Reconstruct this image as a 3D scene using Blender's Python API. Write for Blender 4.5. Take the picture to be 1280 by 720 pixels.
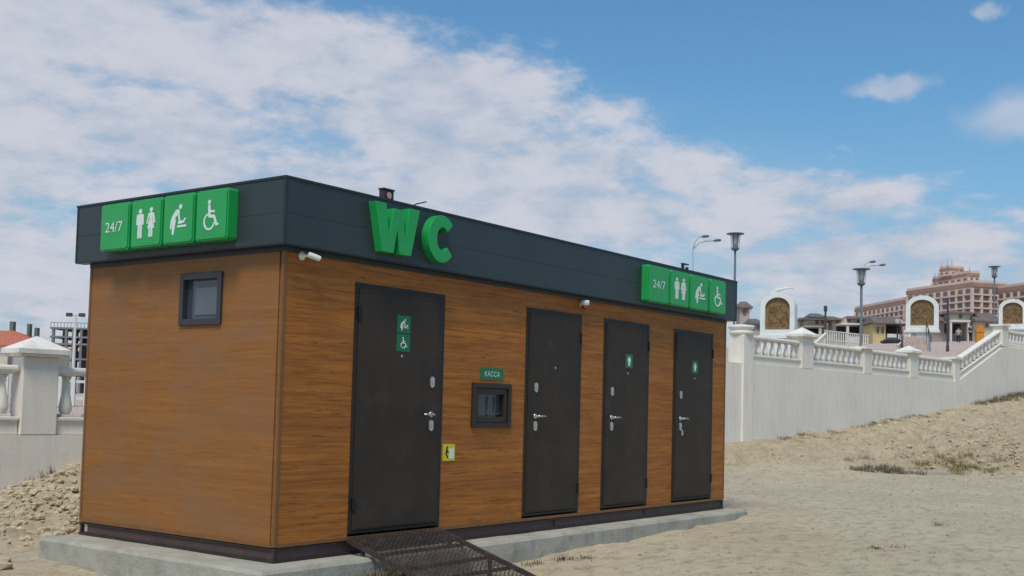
import bpy, math, random
import numpy as np
from mathutils import Vector, Matrix

random.seed(7)
for o in list(bpy.data.objects):
    bpy.data.objects.remove(o)
SC = bpy.context.scene
COL = SC.collection
R = math.radians

# ------------------------------------------------------------------ camera
cam_d = bpy.data.cameras.new("camera")
cam = bpy.data.objects.new("camera", cam_d)
COL.objects.link(cam)
cam_d.sensor_width = 36
cam_d.lens = 1428.13 / 1280 * 36
cam_d.shift_y = 75.17 / 1280
cam_d.clip_start = 0.05
cam_d.clip_end = 5000
_y, _p, _r = 0.92793, 0.052297, 0.02559
FW = Vector((math.cos(_p) * math.sin(_y), math.cos(_p) * math.cos(_y), math.sin(_p)))
_r0 = Vector((math.cos(_y), -math.sin(_y), 0))
_u0 = _r0.cross(FW)
RT = _r0 * math.cos(_r) + _u0 * math.sin(_r)
UP = -_r0 * math.sin(_r) + _u0 * math.cos(_r)
CAM = Vector((-5.8687, -6.5787, 1.0898))
m = Matrix((RT, UP, -FW)).transposed().to_4x4()
m.translation = CAM
cam.matrix_world = m
SC.camera = cam

# ------------------------------------------------------------------ light
SC.view_settings.view_transform = 'Standard'
SC.view_settings.look = 'None'
SC.view_settings.exposure = 0.0
SC.view_settings.gamma = 1.0
SC.render.resolution_x = 1024
SC.render.resolution_y = 576
SUN_DIR = Vector((-0.66, -0.30, 1.15)).normalized()
sl = bpy.data.lights.new("sun", 'SUN')
sl.energy = 2.7
sl.angle = R(20)
sl.color = (1.0, 0.92, 0.78)
sun = bpy.data.objects.new("sun", sl)
COL.objects.link(sun)
sun.rotation_euler = SUN_DIR.to_track_quat('Z', 'Y').to_euler()
sun.location = (-20, -10, 30)

W = bpy.data.worlds.new("World")
SC.world = W
W.use_nodes = True
nt = W.node_tree
nt.nodes.clear()


class NG:
    """small node helper"""
    def __init__(s, t): s.t = t

    def n(s, kind, ins=None, **kw):
        nd = s.t.nodes.new(kind)
        for k, v in kw.items():
            setattr(nd, k, v)
        for k, v in (ins or {}).items():
            sock = nd.inputs[k]
            if isinstance(v, bpy.types.NodeSocket):
                s.t.links.new(v, sock)
            else:
                sock.default_value = v
        return nd

    def math(s, op, a, b=0.0, c=0.0, clamp=False):
        nd = s.n('ShaderNodeMath', {0: a, 1: b, 2: c}, operation=op)
        nd.use_clamp = clamp
        return nd.outputs[0]

    def vmath(s, op, a, b=(0, 0, 0)):
        nd = s.n('ShaderNodeVectorMath', {0: a, 1: b}, operation=op)
        return nd.outputs['Value'] if op in ('DOT_PRODUCT', 'LENGTH', 'DISTANCE') else nd.outputs[0]

    def mix(s, f, a, b, blend='MIX'):
        nd = s.n('ShaderNodeMix', data_type='RGBA', blend_type=blend)
        for i, v in ((0, f), (6, a), (7, b)):
            if isinstance(v, bpy.types.NodeSocket):
                s.t.links.new(v, nd.inputs[i])
            else:
                nd.inputs[i].default_value = v
        return nd.outputs[2]

    def noise(s, vec, scale, detail=4, rough=0.55, dist=0.0):
        return s.n('ShaderNodeTexNoise', {'Vector': vec, 'Scale': scale, 'Detail': detail, 'Roughness': rough, 'Distortion': dist}).outputs[0]

    def ramp(s, v, a, b, smooth=True):
        nd = s.n('ShaderNodeMapRange', {0: v, 1: a, 2: b, 3: 0.0, 4: 1.0})
        nd.interpolation_type = 'SMOOTHSTEP' if smooth else 'LINEAR'
        nd.clamp = True
        return nd.outputs[0]


g = NG(nt)
tc = g.n('ShaderNodeTexCoord')
D = g.vmath('NORMALIZE', tc.outputs['Generated'])
sep = g.n('ShaderNodeSeparateXYZ', {0: D})
sky = g.n('ShaderNodeTexSky', sky_type='NISHITA')
sky.sun_disc = False
sky.sun_elevation = math.asin(SUN_DIR.z)
sky.sun_rotation = math.atan2(SUN_DIR.x, SUN_DIR.y)
sky.air_density = 1.3
sky.dust_density = 1.0
sky.ozone_density = 2.0
# clouds: noise laid on a flat layer overhead, gathered into one bank
zz = g.math('ADD', g.math('MAXIMUM', sep.outputs[2], 0.0), 0.14)
pl = g.n('ShaderNodeCombineXYZ', {0: g.math('DIVIDE', sep.outputs[0], zz), 1: g.math('DIVIDE', sep.outputs[1], zz), 2: 0.0}).outputs[0]
n1 = g.noise(pl, 1.25, 11, 0.62, 0.15)
n2 = g.noise(g.vmath('ADD', pl, (7.3, 2.1, 0)), 3.6, 9, 0.60, 0.15)
n4 = g.noise(g.vmath('MULTIPLY', D, (1, 1, 2.0)), 17.0, 7, 0.58, 0.1)
n3 = g.noise(D, 3.1, 3, 0.5)
mask = g.vmath('DOT_PRODUCT', D, (0.0875, 0.3959, -0.9141))
cover = g.ramp(mask, -0.03, 0.07)
body = g.math('ADD', g.math('MULTIPLY', n1, 0.42), g.math('ADD', g.math('MULTIPLY', n2, 0.33), g.math('MULTIPLY', n4, 0.25)))
body = g.math('ADD', body, g.math('MULTIPLY', g.math('SUBTRACT', n3, 0.5), 0.22))
thr = g.math('SUBTRACT', 0.70, g.math('MULTIPLY', cover, 0.282))
cl = g.ramp(g.math('SUBTRACT', body, thr), -0.065, 0.075)
veil = g.math('MULTIPLY', g.ramp(mask, 0.0, 0.16), g.ramp(n1, 0.26, 0.56))
cl = g.math('MAXIMUM', cl, g.math('MULTIPLY', veil, 0.72))
# a few separate small clouds
warp = g.n('ShaderNodeTexNoise', {'Vector': D, 'Scale': 26.0, 'Detail': 4.0}).outputs[1]
wd = g.vmath('ADD', D, g.vmath('MULTIPLY', g.vmath('SUBTRACT', warp, (0.5, 0.5, 0.5)), (0.05, 0.05, 0.035)))
for (cx, cy, cz, rad, hh) in ((0.9143, 0.3010, 0.2675, 0.040, 3.2), (0.9120, 0.3080, 0.2640, 0.030, 3.4), (0.9475, 0.2120, 0.2400, 0.062, 2.3), (0.9189, 0.2302, 0.3203, 0.018, 2.4)):
    dlt = g.vmath('MULTIPLY', g.vmath('SUBTRACT', wd, (cx, cy, cz)), (1, 1, hh))
    bl = g.ramp(g.vmath('LENGTH', dlt), rad, rad * 0.3)
    cl = g.math('MAXIMUM', cl, g.math('MULTIPLY', bl, 0.62))
haze = g.ramp(sep.outputs[2], 0.30, -0.02)
cl = g.math('MULTIPLY', cl, 0.93)
shade = g.ramp(g.math('ADD', g.math('MULTIPLY', n2, 0.4), g.math('MULTIPLY', n4, 0.6)), 0.38, 0.60)
ccol = g.mix(shade, (0.455, 0.515, 0.62, 1), (0.62, 0.63, 0.70, 1))
skyc = g.mix(1.0, sky.outputs[0], (SKYK := (0.060, 0.097, 0.119, 1)), 'MULTIPLY')
skyc = g.mix(g.math('MULTIPLY', haze, 0.55), skyc, (0.36, 0.48, 0.66, 1))
allc = g.mix(cl, skyc, ccol)
allc = g.mix(1.0, allc, (10, 10, 10, 1), 'MULTIPLY')
bg = g.n('ShaderNodeBackground', {0: allc, 1: 0.1})
wo = g.n('ShaderNodeOutputWorld', {0: bg.outputs[0]})


# ------------------------------------------------------------------ helpers
class MB:
    """mesh builder: collects faces with material slots"""
    def __init__(s):
        s.v = []; s.f = []; s.mi = []; s.sm = []; s.cur = 0; s.smooth = False

    def face(s, idx):
        s.f.append(tuple(idx)); s.mi.append(s.cur); s.sm.append(s.smooth)

    def poly(s, pts):
        b = len(s.v); s.v += [tuple(p) for p in pts]; s.face(range(b, b + len(pts)))

    def box(s, x0, x1, y0, y1, z0, z1):
        b = len(s.v)
        s.v += [(x0, y0, z0), (x1, y0, z0), (x1, y1, z0), (x0, y1, z0), (x0, y0, z1), (x1, y0, z1), (x1, y1, z1), (x0, y1, z1)]
        for q in ((3, 2, 1, 0), (4, 5, 6, 7), (0, 1, 5, 4), (1, 2, 6, 5), (2, 3, 7, 6), (3, 0, 4, 7)):
            s.face([b + i for i in q])
        return s

    def extrude(s, pts, O, U, V, N, d0, d1):
        """prism of a 2D outline (counter-clockwise seen from +N) in the U,V plane"""
        O, U, V, N = Vector(O), Vector(U), Vector(V), Vector(N)
        b = len(s.v); n = len(pts)
        for d in (d0, d1):
            s.v += [tuple(O + U * p[0] + V * p[1] + N * d) for p in pts]
        s.face(range(b + n, b + 2 * n)); s.face(reversed(range(b, b + n)))
        for i in range(n):
            j = (i + 1) % n
            s.face((b + i, b + j, b + n + j, b + n + i))
        return s

    def lathe(s, prof, c=(0, 0, 0), seg=10, axis='z', rot=0.0):
        b = len(s.v); n = len(prof)
        for r, z in prof:
            for k in range(seg):
                a = 2 * math.pi * k / seg + rot
                x, y = r * math.cos(a), r * math.sin(a)
                p = (x, y, z) if axis == 'z' else ((x, -z, y) if axis == 'y' else (z, x, y))
                s.v.append((c[0] + p[0], c[1] + p[1], c[2] + p[2]))
        for i in range(n - 1):
            for k in range(seg):
                k2 = (k + 1) % seg
                s.face((b + i * seg + k, b + i * seg + k2, b + (i + 1) * seg + k2, b + (i + 1) * seg + k))
        s.face(reversed(range(b, b + seg))); s.face(range(b + (n - 1) * seg, b + n * seg))
        return s

    def tube(s, pts, r, seg=6, sx=1.0):
        pts = [Vector(p) for p in pts]; b = len(s.v)
        rs = r if isinstance(r, (list, tuple)) else [r] * len(pts)
        for i, p in enumerate(pts):
            t = (pts[min(i + 1, len(pts) - 1)] - pts[max(i - 1, 0)]).normalized()
            a = Vector((0, 0, 1)) if abs(t.z) < 0.9 else Vector((1, 0, 0))
            x = t.cross(a).normalized(); y = t.cross(x)
            for k in range(seg):
                an = 2 * math.pi * (k + 0.5) / seg
                s.v.append(tuple(p + x * math.cos(an) * rs[i] * sx + y * math.sin(an) * rs[i]))
        for i in range(len(pts) - 1):
            for k in range(seg):
                k2 = (k + 1) % seg
                s.face((b + i * seg + k, b + (i + 1) * seg + k, b + (i + 1) * seg + k2, b + i * seg + k2))
        s.face(range(b, b + seg)); s.face(reversed(range(b + (len(pts) - 1) * seg, b + len(pts) * seg)))
        return s

    def mesh(s, name, mats, origin=(0, 0, 0)):
        me = bpy.data.meshes.new(name)
        ox, oy, oz = origin
        me.from_pydata([(x - ox, y - oy, z - oz) for x, y, z in s.v], [], s.f)
        for mt in (mats if isinstance(mats, (list, tuple)) else [mats]):
            me.materials.append(mt)
        me.polygons.foreach_set('material_index', s.mi)
        me.polygons.foreach_set('use_smooth', s.sm)
        me.update()
        return me

    def build(s, name, mats, parent=None, origin=None, bevel=0.0):
        if origin is None:
            origin = tuple(parent['_o']) if parent and '_o' in parent else (0, 0, 0)
        o = bpy.data.objects.new(name, s.mesh(name, mats, origin))
        COL.objects.link(o)
        if parent:
            o.parent = parent
            o['_o'] = list(origin)
        if bevel:
            bm = o.modifiers.new('bevel', 'BEVEL'); bm.width = bevel; bm.segments = 2; bm.limit_method = 'ANGLE'
            bm.harden_normals = False
        return o


def tag(o, label=None, cat=None, group=None, kind=None):
    if label: o['label'] = label
    if cat: o['category'] = cat
    if group: o['group'] = group
    if kind: o['kind'] = kind
    return o


def empty(name, loc, label, cat, group=None, rz=0.0, local=False):
    o = bpy.data.objects.new(name, None)
    COL.objects.link(o)
    o.location = loc
    o.rotation_euler = (0, 0, rz)
    o.empty_display_size = 0.2
    o['_o'] = [0, 0, 0] if local else list(loc)
    return tag(o, label, cat, group)


def inst(src, name, parent, loc, rz=0.0, scale=None):
    o = bpy.data.objects.new(name, src)
    COL.objects.link(o)
    o.parent = parent
    o.location = loc
    o.rotation_euler = (0, 0, rz)
    if scale: o.scale = scale
    return o


def rrect(w, h, r, n=4):
    pts = []
    for cx, cy, a0 in ((w - r, r, -90), (w - r, h - r, 0), (r, h - r, 90), (r, r, 180)):
        for k in range(n + 1):
            a = R(a0 + 90 * k / n)
            pts.append((cx + r * math.cos(a), cy + r * math.sin(a)))
    return pts


# ------------------------------------------------------------------ materials
def mat(name, col, rough=0.6, var=0.12, vscale=6.0, bump=0.15, bscale=60.0, metal=0.0, spec=0.4, dirt=None, streak=0.0, emit=None):
    mt = bpy.data.materials.new(name)
    mt.use_nodes = True
    t = mt.node_tree; t.nodes.clear(); q = NG(t)
    geo = q.n('ShaderNodeNewGeometry')
    pos = geo.outputs['Position']
    a = q.noise(pos, vscale, 5, 0.6)
    f = q.math('MULTIPLY', q.math('SUBTRACT', a, 0.5), 2.0)
    k = q.math('ADD', 1.0, q.math('MULTIPLY', f, var * 2))
    c = q.n('ShaderNodeVectorMath', {0: (col[0], col[1], col[2]), 'Scale': k}, operation='SCALE').outputs[0]
    if streak:
        sv = q.vmath('MULTIPLY', pos, (3.0, 3.0, 0.35))
        st = q.ramp(q.noise(sv, 3.0, 5, 0.65), 0.42, 0.75)
        c = q.mix(q.math('MULTIPLY', st, streak), c, tuple(x * 0.55 for x in (1.0, 0.95, 0.86)) + (1,), 'MULTIPLY')
    if dirt:
        dn = q.ramp(q.noise(pos, dirt[3], 6, 0.65), 0.5, 0.72)
        c = q.mix(q.math('MULTIPLY', dn, dirt[4]), c, (dirt[0], dirt[1], dirt[2], 1))
    b = q.n('ShaderNodeBsdfPrincipled', {'Base Color': c, 'Metallic': metal, 'Specular IOR Level': spec})
    rr = q.math('ADD', rough, q.math('MULTIPLY', f, 0.08))
    t.links.new(rr, b.inputs['Roughness'])
    if bump:
        bn = q.noise(pos, bscale, 4, 0.6)
        bp = q.n('ShaderNodeBump', {'Height': bn, 'Strength': bump, 'Distance': 0.01})
        t.links.new(bp.outputs[0], b.inputs['Normal'])
    if emit:
        b.inputs['Emission Color'].default_value = (*emit[:3], 1)
        b.inputs['Emission Strength'].default_value = emit[3]
    q.n('ShaderNodeOutputMaterial', {0: b.outputs[0]})
    return mt


def wood_mat(name, side):
    """printed wood panel: fine grain along the wall, wide plank bands, dark flecks"""
    mt = bpy.data.materials.new(name)
    mt.use_nodes = True
    t = mt.node_tree; t.nodes.clear(); q = NG(t)
    pos = q.n('ShaderNodeNewGeometry').outputs['Position']
    sp = q.n('ShaderNodeSeparateXYZ', {0: pos})
    u = q.math('SUBTRACT', sp.outputs[0], sp.outputs[1]); z = sp.outputs[2]

    def vec(a, b, off=0.0):
        return q.n('ShaderNodeCombineXYZ', {0: q.math('ADD', q.math('MULTIPLY', u, a), off), 1: q.math('MULTIPLY', z, b), 2: off}).outputs[0]
    plank = q.math('FLOOR', q.math('MULTIPLY', z, 1 / 0.14))
    pr = q.n('ShaderNodeTexWhiteNoise', {'W': plank}, noise_dimensions='1D').outputs[0]
    offv = q.math('MULTIPLY', pr, 9.0)
    wide = q.noise(q.vmath('ADD', vec(0.9, 7.0), q.n('ShaderNodeCombineXYZ', {0: offv}).outputs[0]), 1.0, 5, 0.6, 0.4)
    fine = q.noise(vec(3.0, 60.0, 3.0), 1.0, 5, 0.7, 0.3)
    fleck = q.noise(q.vmath('ADD', vec(3.4, 75.0, 9.0), q.n('ShaderNodeCombineXYZ', {0: offv}).outputs[0]), 1.0, 6, 0.72, 0.6)
    blot = q.noise(q.vmath('MULTIPLY', pos, (1.0, 1.0, 2.2)), 1.6, 6, 0.62)
    band = q.noise(vec(0.9, 30.0, 5.0), 1.0, 4, 0.65, 0.3)
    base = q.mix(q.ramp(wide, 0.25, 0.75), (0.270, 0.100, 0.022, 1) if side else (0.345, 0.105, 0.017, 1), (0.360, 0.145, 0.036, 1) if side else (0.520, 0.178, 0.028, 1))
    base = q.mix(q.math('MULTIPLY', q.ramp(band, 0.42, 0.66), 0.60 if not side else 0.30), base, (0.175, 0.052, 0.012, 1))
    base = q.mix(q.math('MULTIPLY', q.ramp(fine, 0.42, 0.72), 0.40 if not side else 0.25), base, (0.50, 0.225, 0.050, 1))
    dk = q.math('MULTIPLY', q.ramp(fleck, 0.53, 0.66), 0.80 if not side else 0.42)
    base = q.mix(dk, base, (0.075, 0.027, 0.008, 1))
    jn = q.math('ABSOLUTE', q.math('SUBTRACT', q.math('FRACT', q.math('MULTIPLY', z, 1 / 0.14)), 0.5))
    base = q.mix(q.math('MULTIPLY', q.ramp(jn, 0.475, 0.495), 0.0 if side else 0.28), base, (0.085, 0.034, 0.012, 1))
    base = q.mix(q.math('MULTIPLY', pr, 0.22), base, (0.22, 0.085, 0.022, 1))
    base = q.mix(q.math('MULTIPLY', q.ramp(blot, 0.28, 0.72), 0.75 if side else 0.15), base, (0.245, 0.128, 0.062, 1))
    b = q.n('ShaderNodeBsdfPrincipled', {'Base Color': base, 'Roughness': 0.55, 'Specular IOR Level': 0.22})
    hh = q.math('ADD', q.math('MULTIPLY', fine, 0.5), q.math('MULTIPLY', fleck, 0.5))
    bp = q.n('ShaderNodeBump', {'Height': hh, 'Strength': 0.22, 'Distance': 0.004})
    t.links.new(bp.outputs[0], b.inputs['Normal'])
    q.n('ShaderNodeOutputMaterial', {0: b.outputs[0]})
    return mt


def ground_mat(name, c1, c2, c3, scale=1.0):
    mt = bpy.data.materials.new(name)
    mt.use_nodes = True
    t = mt.node_tree; t.nodes.clear(); q = NG(t)
    pos = q.n('ShaderNodeNewGeometry').outputs['Position']
    big = q.noise(pos, 0.35 * scale, 5, 0.6)
    mid = q.noise(pos, 2.6 * scale, 6, 0.65)
    fin = q.noise(pos, 22.0 * scale, 5, 0.7)
    vo = q.n('ShaderNodeTexVoronoi', {'Vector': pos, 'Scale': 26.0 * scale}, feature='F1')
    att = q.n('ShaderNodeAttribute', attribute_name='rough_soil')
    base = q.mix(q.ramp(big, 0.35, 0.65), c1, c2)
    base = q.mix(q.math('MULTIPLY', q.ramp(mid, 0.46, 0.70), 0.55), base, c3)
    base = q.mix(q.math('MULTIPLY', att.outputs['Fac'], 0.7), base, q.mix(q.ramp(mid, 0.38, 0.62), (0.45, 0.345, 0.220, 1), (0.335, 0.25, 0.155, 1)))
    st = q.math('MULTIPLY', q.ramp(vo.outputs['Distance'], 0.26, 0.08), q.ramp(q.n('ShaderNodeTexNoise', {'Vector': pos, 'Scale': 7.0}).outputs[0], 0.52, 0.62))
    lo = q.noise(q.vmath('MULTIPLY', pos, (5.0, 9.0, 5.0)), 1.0, 6, 0.72)
    base = q.mix(q.math('MULTIPLY', q.ramp(lo, 0.49, 0.62), 0.70), base, (0.30, 0.245, 0.168, 1))
    base = q.mix(q.math('MULTIPLY', st, 0.35), base, (0.20, 0.165, 0.12, 1))
    base = q.mix(q.math('MULTIPLY', q.ramp(fin, 0.35, 0.75), 0.30), base, (0.52, 0.44, 0.32, 1))
    b = q.n('ShaderNodeBsdfPrincipled', {'Base Color': base, 'Roughness': 0.95, 'Specular IOR Level': 0.15})
    hh = q.math('ADD', q.math('MULTIPLY', fin, 0.35), q.math('ADD', q.math('MULTIPLY', mid, 0.5), q.math('MULTIPLY', st, 0.25)))
    bp = q.n('ShaderNodeBump', {'Height': hh, 'Strength': 1.0, 'Distance': 0.07})
    t.links.new(bp.outputs[0], b.inputs['Normal'])
    q.n('ShaderNodeOutputMaterial', {0: b.outputs[0]})
    return mt


M = {}
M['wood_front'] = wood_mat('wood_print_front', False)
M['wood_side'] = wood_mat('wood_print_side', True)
M['trim'] = mat('brown_trim', (0.20, 0.088, 0.030), 0.45, 0.15, 5)
M['fascia'] = mat('slate_fascia', (0.030, 0.043, 0.046), 0.45, 0.16, 2.2, 0.10, 30, spec=0.45)
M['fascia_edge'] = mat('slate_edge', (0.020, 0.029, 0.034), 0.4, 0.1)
M['door'] = mat('charcoal_door', (0.043, 0.030, 0.022), 0.6, 0.30, 1.6, 0.12, 240, spec=0.28, dirt=(0.075, 0.062, 0.050, 2.4, 0.35))
M['door_frame'] = mat('charcoal_frame', (0.019, 0.0155, 0.0135), 0.55, 0.12)
M['black'] = mat('black_gap', (0.006, 0.006, 0.006), 0.7, 0.1, bump=0)
M['chrome'] = mat('satin_steel', (0.55, 0.54, 0.52), 0.32, 0.05, metal=0.85, bump=0.03)
M['green'] = mat('sign_green', (0.013, 0.34, 0.075), 0.34, 0.07, 4, 0.03, 20, spec=0.5, dirt=(0.10, 0.30, 0.12, 7, 0.25))
M['green_dark'] = mat('plate_green', (0.006, 0.16, 0.060), 0.4, 0.1, 20, 0)
M['white_print'] = mat('white_print', (0.72, 0.76, 0.73), 0.5, 0.06, 30, 0, dirt=(0.30, 0.45, 0.35, 60, 0.35))
M['white_plastic'] = mat('white_plastic', (0.78, 0.77, 0.72), 0.4, 0.04, bump=0)
M['red_plastic'] = mat('red_plastic', (0.35, 0.04, 0.02), 0.3, 0.1, bump=0)
M['glass'] = mat('window_glass', (0.05, 0.065, 0.08), 0.10, 0.25, 3, 0, spec=0.7)
M['glass_pale'] = mat('pale_blind_glass', (0.10, 0.12, 0.14), 0.2, 0.1, 3, 0, spec=0.6)
M['win_frame'] = mat('window_frame_grey', (0.040, 0.040, 0.046), 0.4, 0.1, bump=0.03)
M['win_brown'] = mat('window_frame_brown', (0.032, 0.020, 0.016), 0.45, 0.12, bump=0.05)
M['yellow'] = mat('yellow_print', (0.62, 0.56, 0.03), 0.5, 0.05, bump=0)
M['skid'] = mat('brown_skid_steel', (0.032, 0.022, 0.019), 0.55, 0.25, 8, 0.2, dirt=(0.14, 0.11, 0.08, 9, 0.35))
M['skid_dark'] = mat('brown_skid_plate', (0.080, 0.050, 0.044), 0.6, 0.2, 4)
M['concrete'] = mat('slab_concrete', (0.39, 0.365, 0.305), 0.9, 0.22, 3.0, 0.6, 35, spec=0.2, dirt=(0.24, 0.22, 0.17, 5, 0.6))
M['ramp_steel'] = mat('brown_ramp_steel', (0.055, 0.038, 0.034), 0.45, 0.25, 10, 0.2, dirt=(0.20, 0.15, 0.11, 12, 0.4))
M['whitewash'] = mat('whitewashed_wall', (0.80, 0.725, 0.635), 0.9, 0.05, 0.8, 0.30, 25, spec=0.2, streak=0.20, dirt=(0.60, 0.50, 0.38, .9, .25))
M['whitewash_side'] = mat('whitewashed_trim', (0.80, 0.745, 0.66), 0.85, 0.08, 4, 0.25, 40, spec=0.2, dirt=(0.42, 0.39, 0.33, 5, 0.35))
M['monument'] = mat('monument_white', (0.74, 0.74, 0.70), 0.8, 0.06, 3, 0.1, dirt=(0.5, 0.49, 0.44, 4, 0.4))
M['bronze'] = mat('relief_bronze', (0.215, 0.135, 0.062), 0.6, 0.35, 5.0, 0.5, 12, spec=0.3, dirt=(0.15, 0.13, 0.06, 7, 0.5))
M['lamp_post'] = mat('lamp_post_grey', (0.10, 0.125, 0.14), 0.5, 0.1, bump=0)
M['lamp_glass'] = mat('lamp_lantern_glass', (0.42, 0.46, 0.42), 0.3, 0.1, 8, 0)
M['steel_grey'] = mat('galvanised_steel', (0.34, 0.38, 0.40), 0.5, 0.1, bump=0)
M['dark_post'] = mat('dark_brown_post', (0.075, 0.055, 0.055), 0.6, 0.2)
M['pink_wall'] = mat('hotel_pink_stone', (0.55, 0.37, 0.285), 0.85, 0.12, 0.15, 0.1, 1)
M['pink_dark'] = mat('hotel_cornice', (0.34, 0.21, 0.165), 0.85, 0.1, 0.3, 0)
M['pink_light'] = mat('hotel_pale_band', (0.64, 0.49, 0.41), 0.85, 0.1, 0.3, 0)
M['win_far'] = mat('far_window', (0.14, 0.115, 0.11), 0.4, 0.3, 0.8, 0, spec=0.6)
M['cream'] = mat('house_cream', (0.60, 0.54, 0.42), 0.85, 0.08, 1.0, 0.1)
M['cream_yellow'] = mat('house_yellow', (0.62, 0.48, 0.23), 0.85, 0.08, 1.0, 0.1)
M['house_pink'] = mat('house_pinkish', (0.42, 0.33, 0.29), 0.85, 0.08, 1.0, 0.1)
M['trim_white'] = mat('house_white_trim', (0.66, 0.64, 0.58), 0.8, 0.05, bump=0)
M['roof_brown'] = mat('brown_tile_roof', (0.17, 0.13, 0.115), 0.8, 0.25, 2.0, 0.3, 12)
M['roof_green'] = mat('grey_green_roof', (0.13, 0.15, 0.13), 0.7, 0.15, 2.0, 0.2, 8)
M['roof_red'] = mat('red_tile_roof', (0.46, 0.145, 0.085), 0.8, 0.2, 3.0, 0.3, 12)
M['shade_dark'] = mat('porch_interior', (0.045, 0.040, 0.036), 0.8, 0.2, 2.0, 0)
M['raw_concrete'] = mat('raw_concrete_frame', (0.20, 0.20, 0.20), 0.9, 0.2, 0.6, 0.2)
M['paving'] = ground_mat('pink_plaza_paving', (0.52, 0.40, 0.35, 1), (0.55, 0.44, 0.39, 1), (0.45, 0.35, 0.31, 1), 0.6)
M['sand'] = ground_mat('dusty_sand', (0.49, 0.405, 0.278, 1), (0.545, 0.46, 0.325, 1), (0.41, 0.335, 0.225, 1))
M['rock'] = mat('clay_rubble', (0.50, 0.41, 0.275), 0.95, 0.22, 4.0, 0.7, 30, spec=0.1)
M['rock_dark'] = mat('grey_pebble', (0.34, 0.285, 0.215), 0.95, 0.3, 3.0, 0.4, 30, spec=0.1)
M['dry_grass'] = mat('dry_grass', (0.30, 0.24, 0.11), 0.9, 0.3, 9, 0, spec=0.1)
M['grey_weed'] = mat('grey_green_weed', (0.205, 0.17, 0.11), 0.9, 0.3, 9, 0, spec=0.1)
M['orange'] = mat('orange_plastic', (0.62, 0.24, 0.02), 0.5, 0.1, bump=0)
M['blue_cloth'] = mat('blue_cloth', (0.045, 0.06, 0.17), 0.9, 0.2, bump=0)
M['dark_cloth'] = mat('dark_cloth', (0.03, 0.03, 0.04), 0.9, 0.2, bump=0)
M['skin'] = mat('skin', (0.40, 0.24, 0.16), 0.6, 0.05, bump=0)
M['car_paint'] = mat('dark_car_paint', (0.035, 0.028, 0.025), 0.3, 0.1, bump=0)
M['tyre'] = mat('tyre', (0.02, 0.02, 0.02), 0.8, 0.1, bump=0)
M['maroon'] = mat('maroon_vent', (0.060, 0.032, 0.036), 0.6, 0.2, 9, 0.1)

# ------------------------------------------------------------------ terrain
P0 = Vector((19.851, 5.69, 0))
WD = Vector((0.994623, -0.103567, 0))
WN = Vector((0.103567, 0.994623, 0))
WROT = math.atan2(WD.y, WD.x)


def wpt(s, d, z=0.0):
    p = P0 + WD * s + WN * d
    return (p.x, p.y, z)


def to_sd(x, y):
    dx, dy = x - P0.x, y - P0.y
    return dx * WD.x + dy * WD.y, dx * WN.x + dy * WN.y


class TPS:
    def __init__(s, pts):
        a = np.array(pts, float); s.c = a[:, :2]; z = a[:, 2]; n = len(a)
        K = s.k(s.c[:, None, :] - s.c[None]); Pm = np.hstack([np.ones((n, 1)), s.c])
        A = np.block([[K + np.eye(n) * 0.02, Pm], [Pm.T, np.zeros((3, 3))]])
        s.w = np.linalg.solve(A, np.concatenate([z, np.zeros(3)]))

    def k(s, d):
        r = np.sqrt((d ** 2).sum(-1))
        return r

    def __call__(s, x, y):
        q = np.stack([x.ravel(), y.ravel()], -1)
        out = np.zeros(len(q))
        for i in range(0, len(q), 20000):
            b = q[i:i + 20000]
            out[i:i + 20000] = s.k(b[:, None] - s.c[None]) @ s.w[:-3] + s.w[-3] + b @ s.w[-2:]
        return out.reshape(x.shape)


def _hash(ix, iy, seed):
    h = (ix.astype(np.int64) * 374761393 + iy.astype(np.int64) * 668265263 + seed * 1442695041) & 0xffffffff
    h = ((h ^ (h >> 13)) * 1274126177) & 0xffffffff
    return ((h ^ (h >> 16)) & 0xffff) / 65535.0


def vnoise(x, y, seed=0):
    ix, iy = np.floor(x), np.floor(y); fx, fy = x - ix, y - iy
    fx = fx * fx * (3 - 2 * fx); fy = fy * fy * (3 - 2 * fy)
    a = _hash(ix, iy, seed); b = _hash(ix + 1, iy, seed); c = _hash(ix, iy + 1, seed); d = _hash(ix + 1, iy + 1, seed)
    return (a * (1 - fx) + b * fx) * (1 - fy) + (c * (1 - fx) + d * fx) * fy - 0.5


def fbm(x, y, seed=0, octv=4, gain=0.5):
    t = np.zeros_like(x); amp = 1.0
    for i in range(octv):
        t += vnoise(x, y, seed + i) * amp; x = x * 2.03; y = y * 2.03; amp *= gain
    return t


def sstep(a, b, x):
    t = np.clip((x - a) / (b - a), 0, 1)
    return t * t * (3 - 2 * t)


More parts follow.
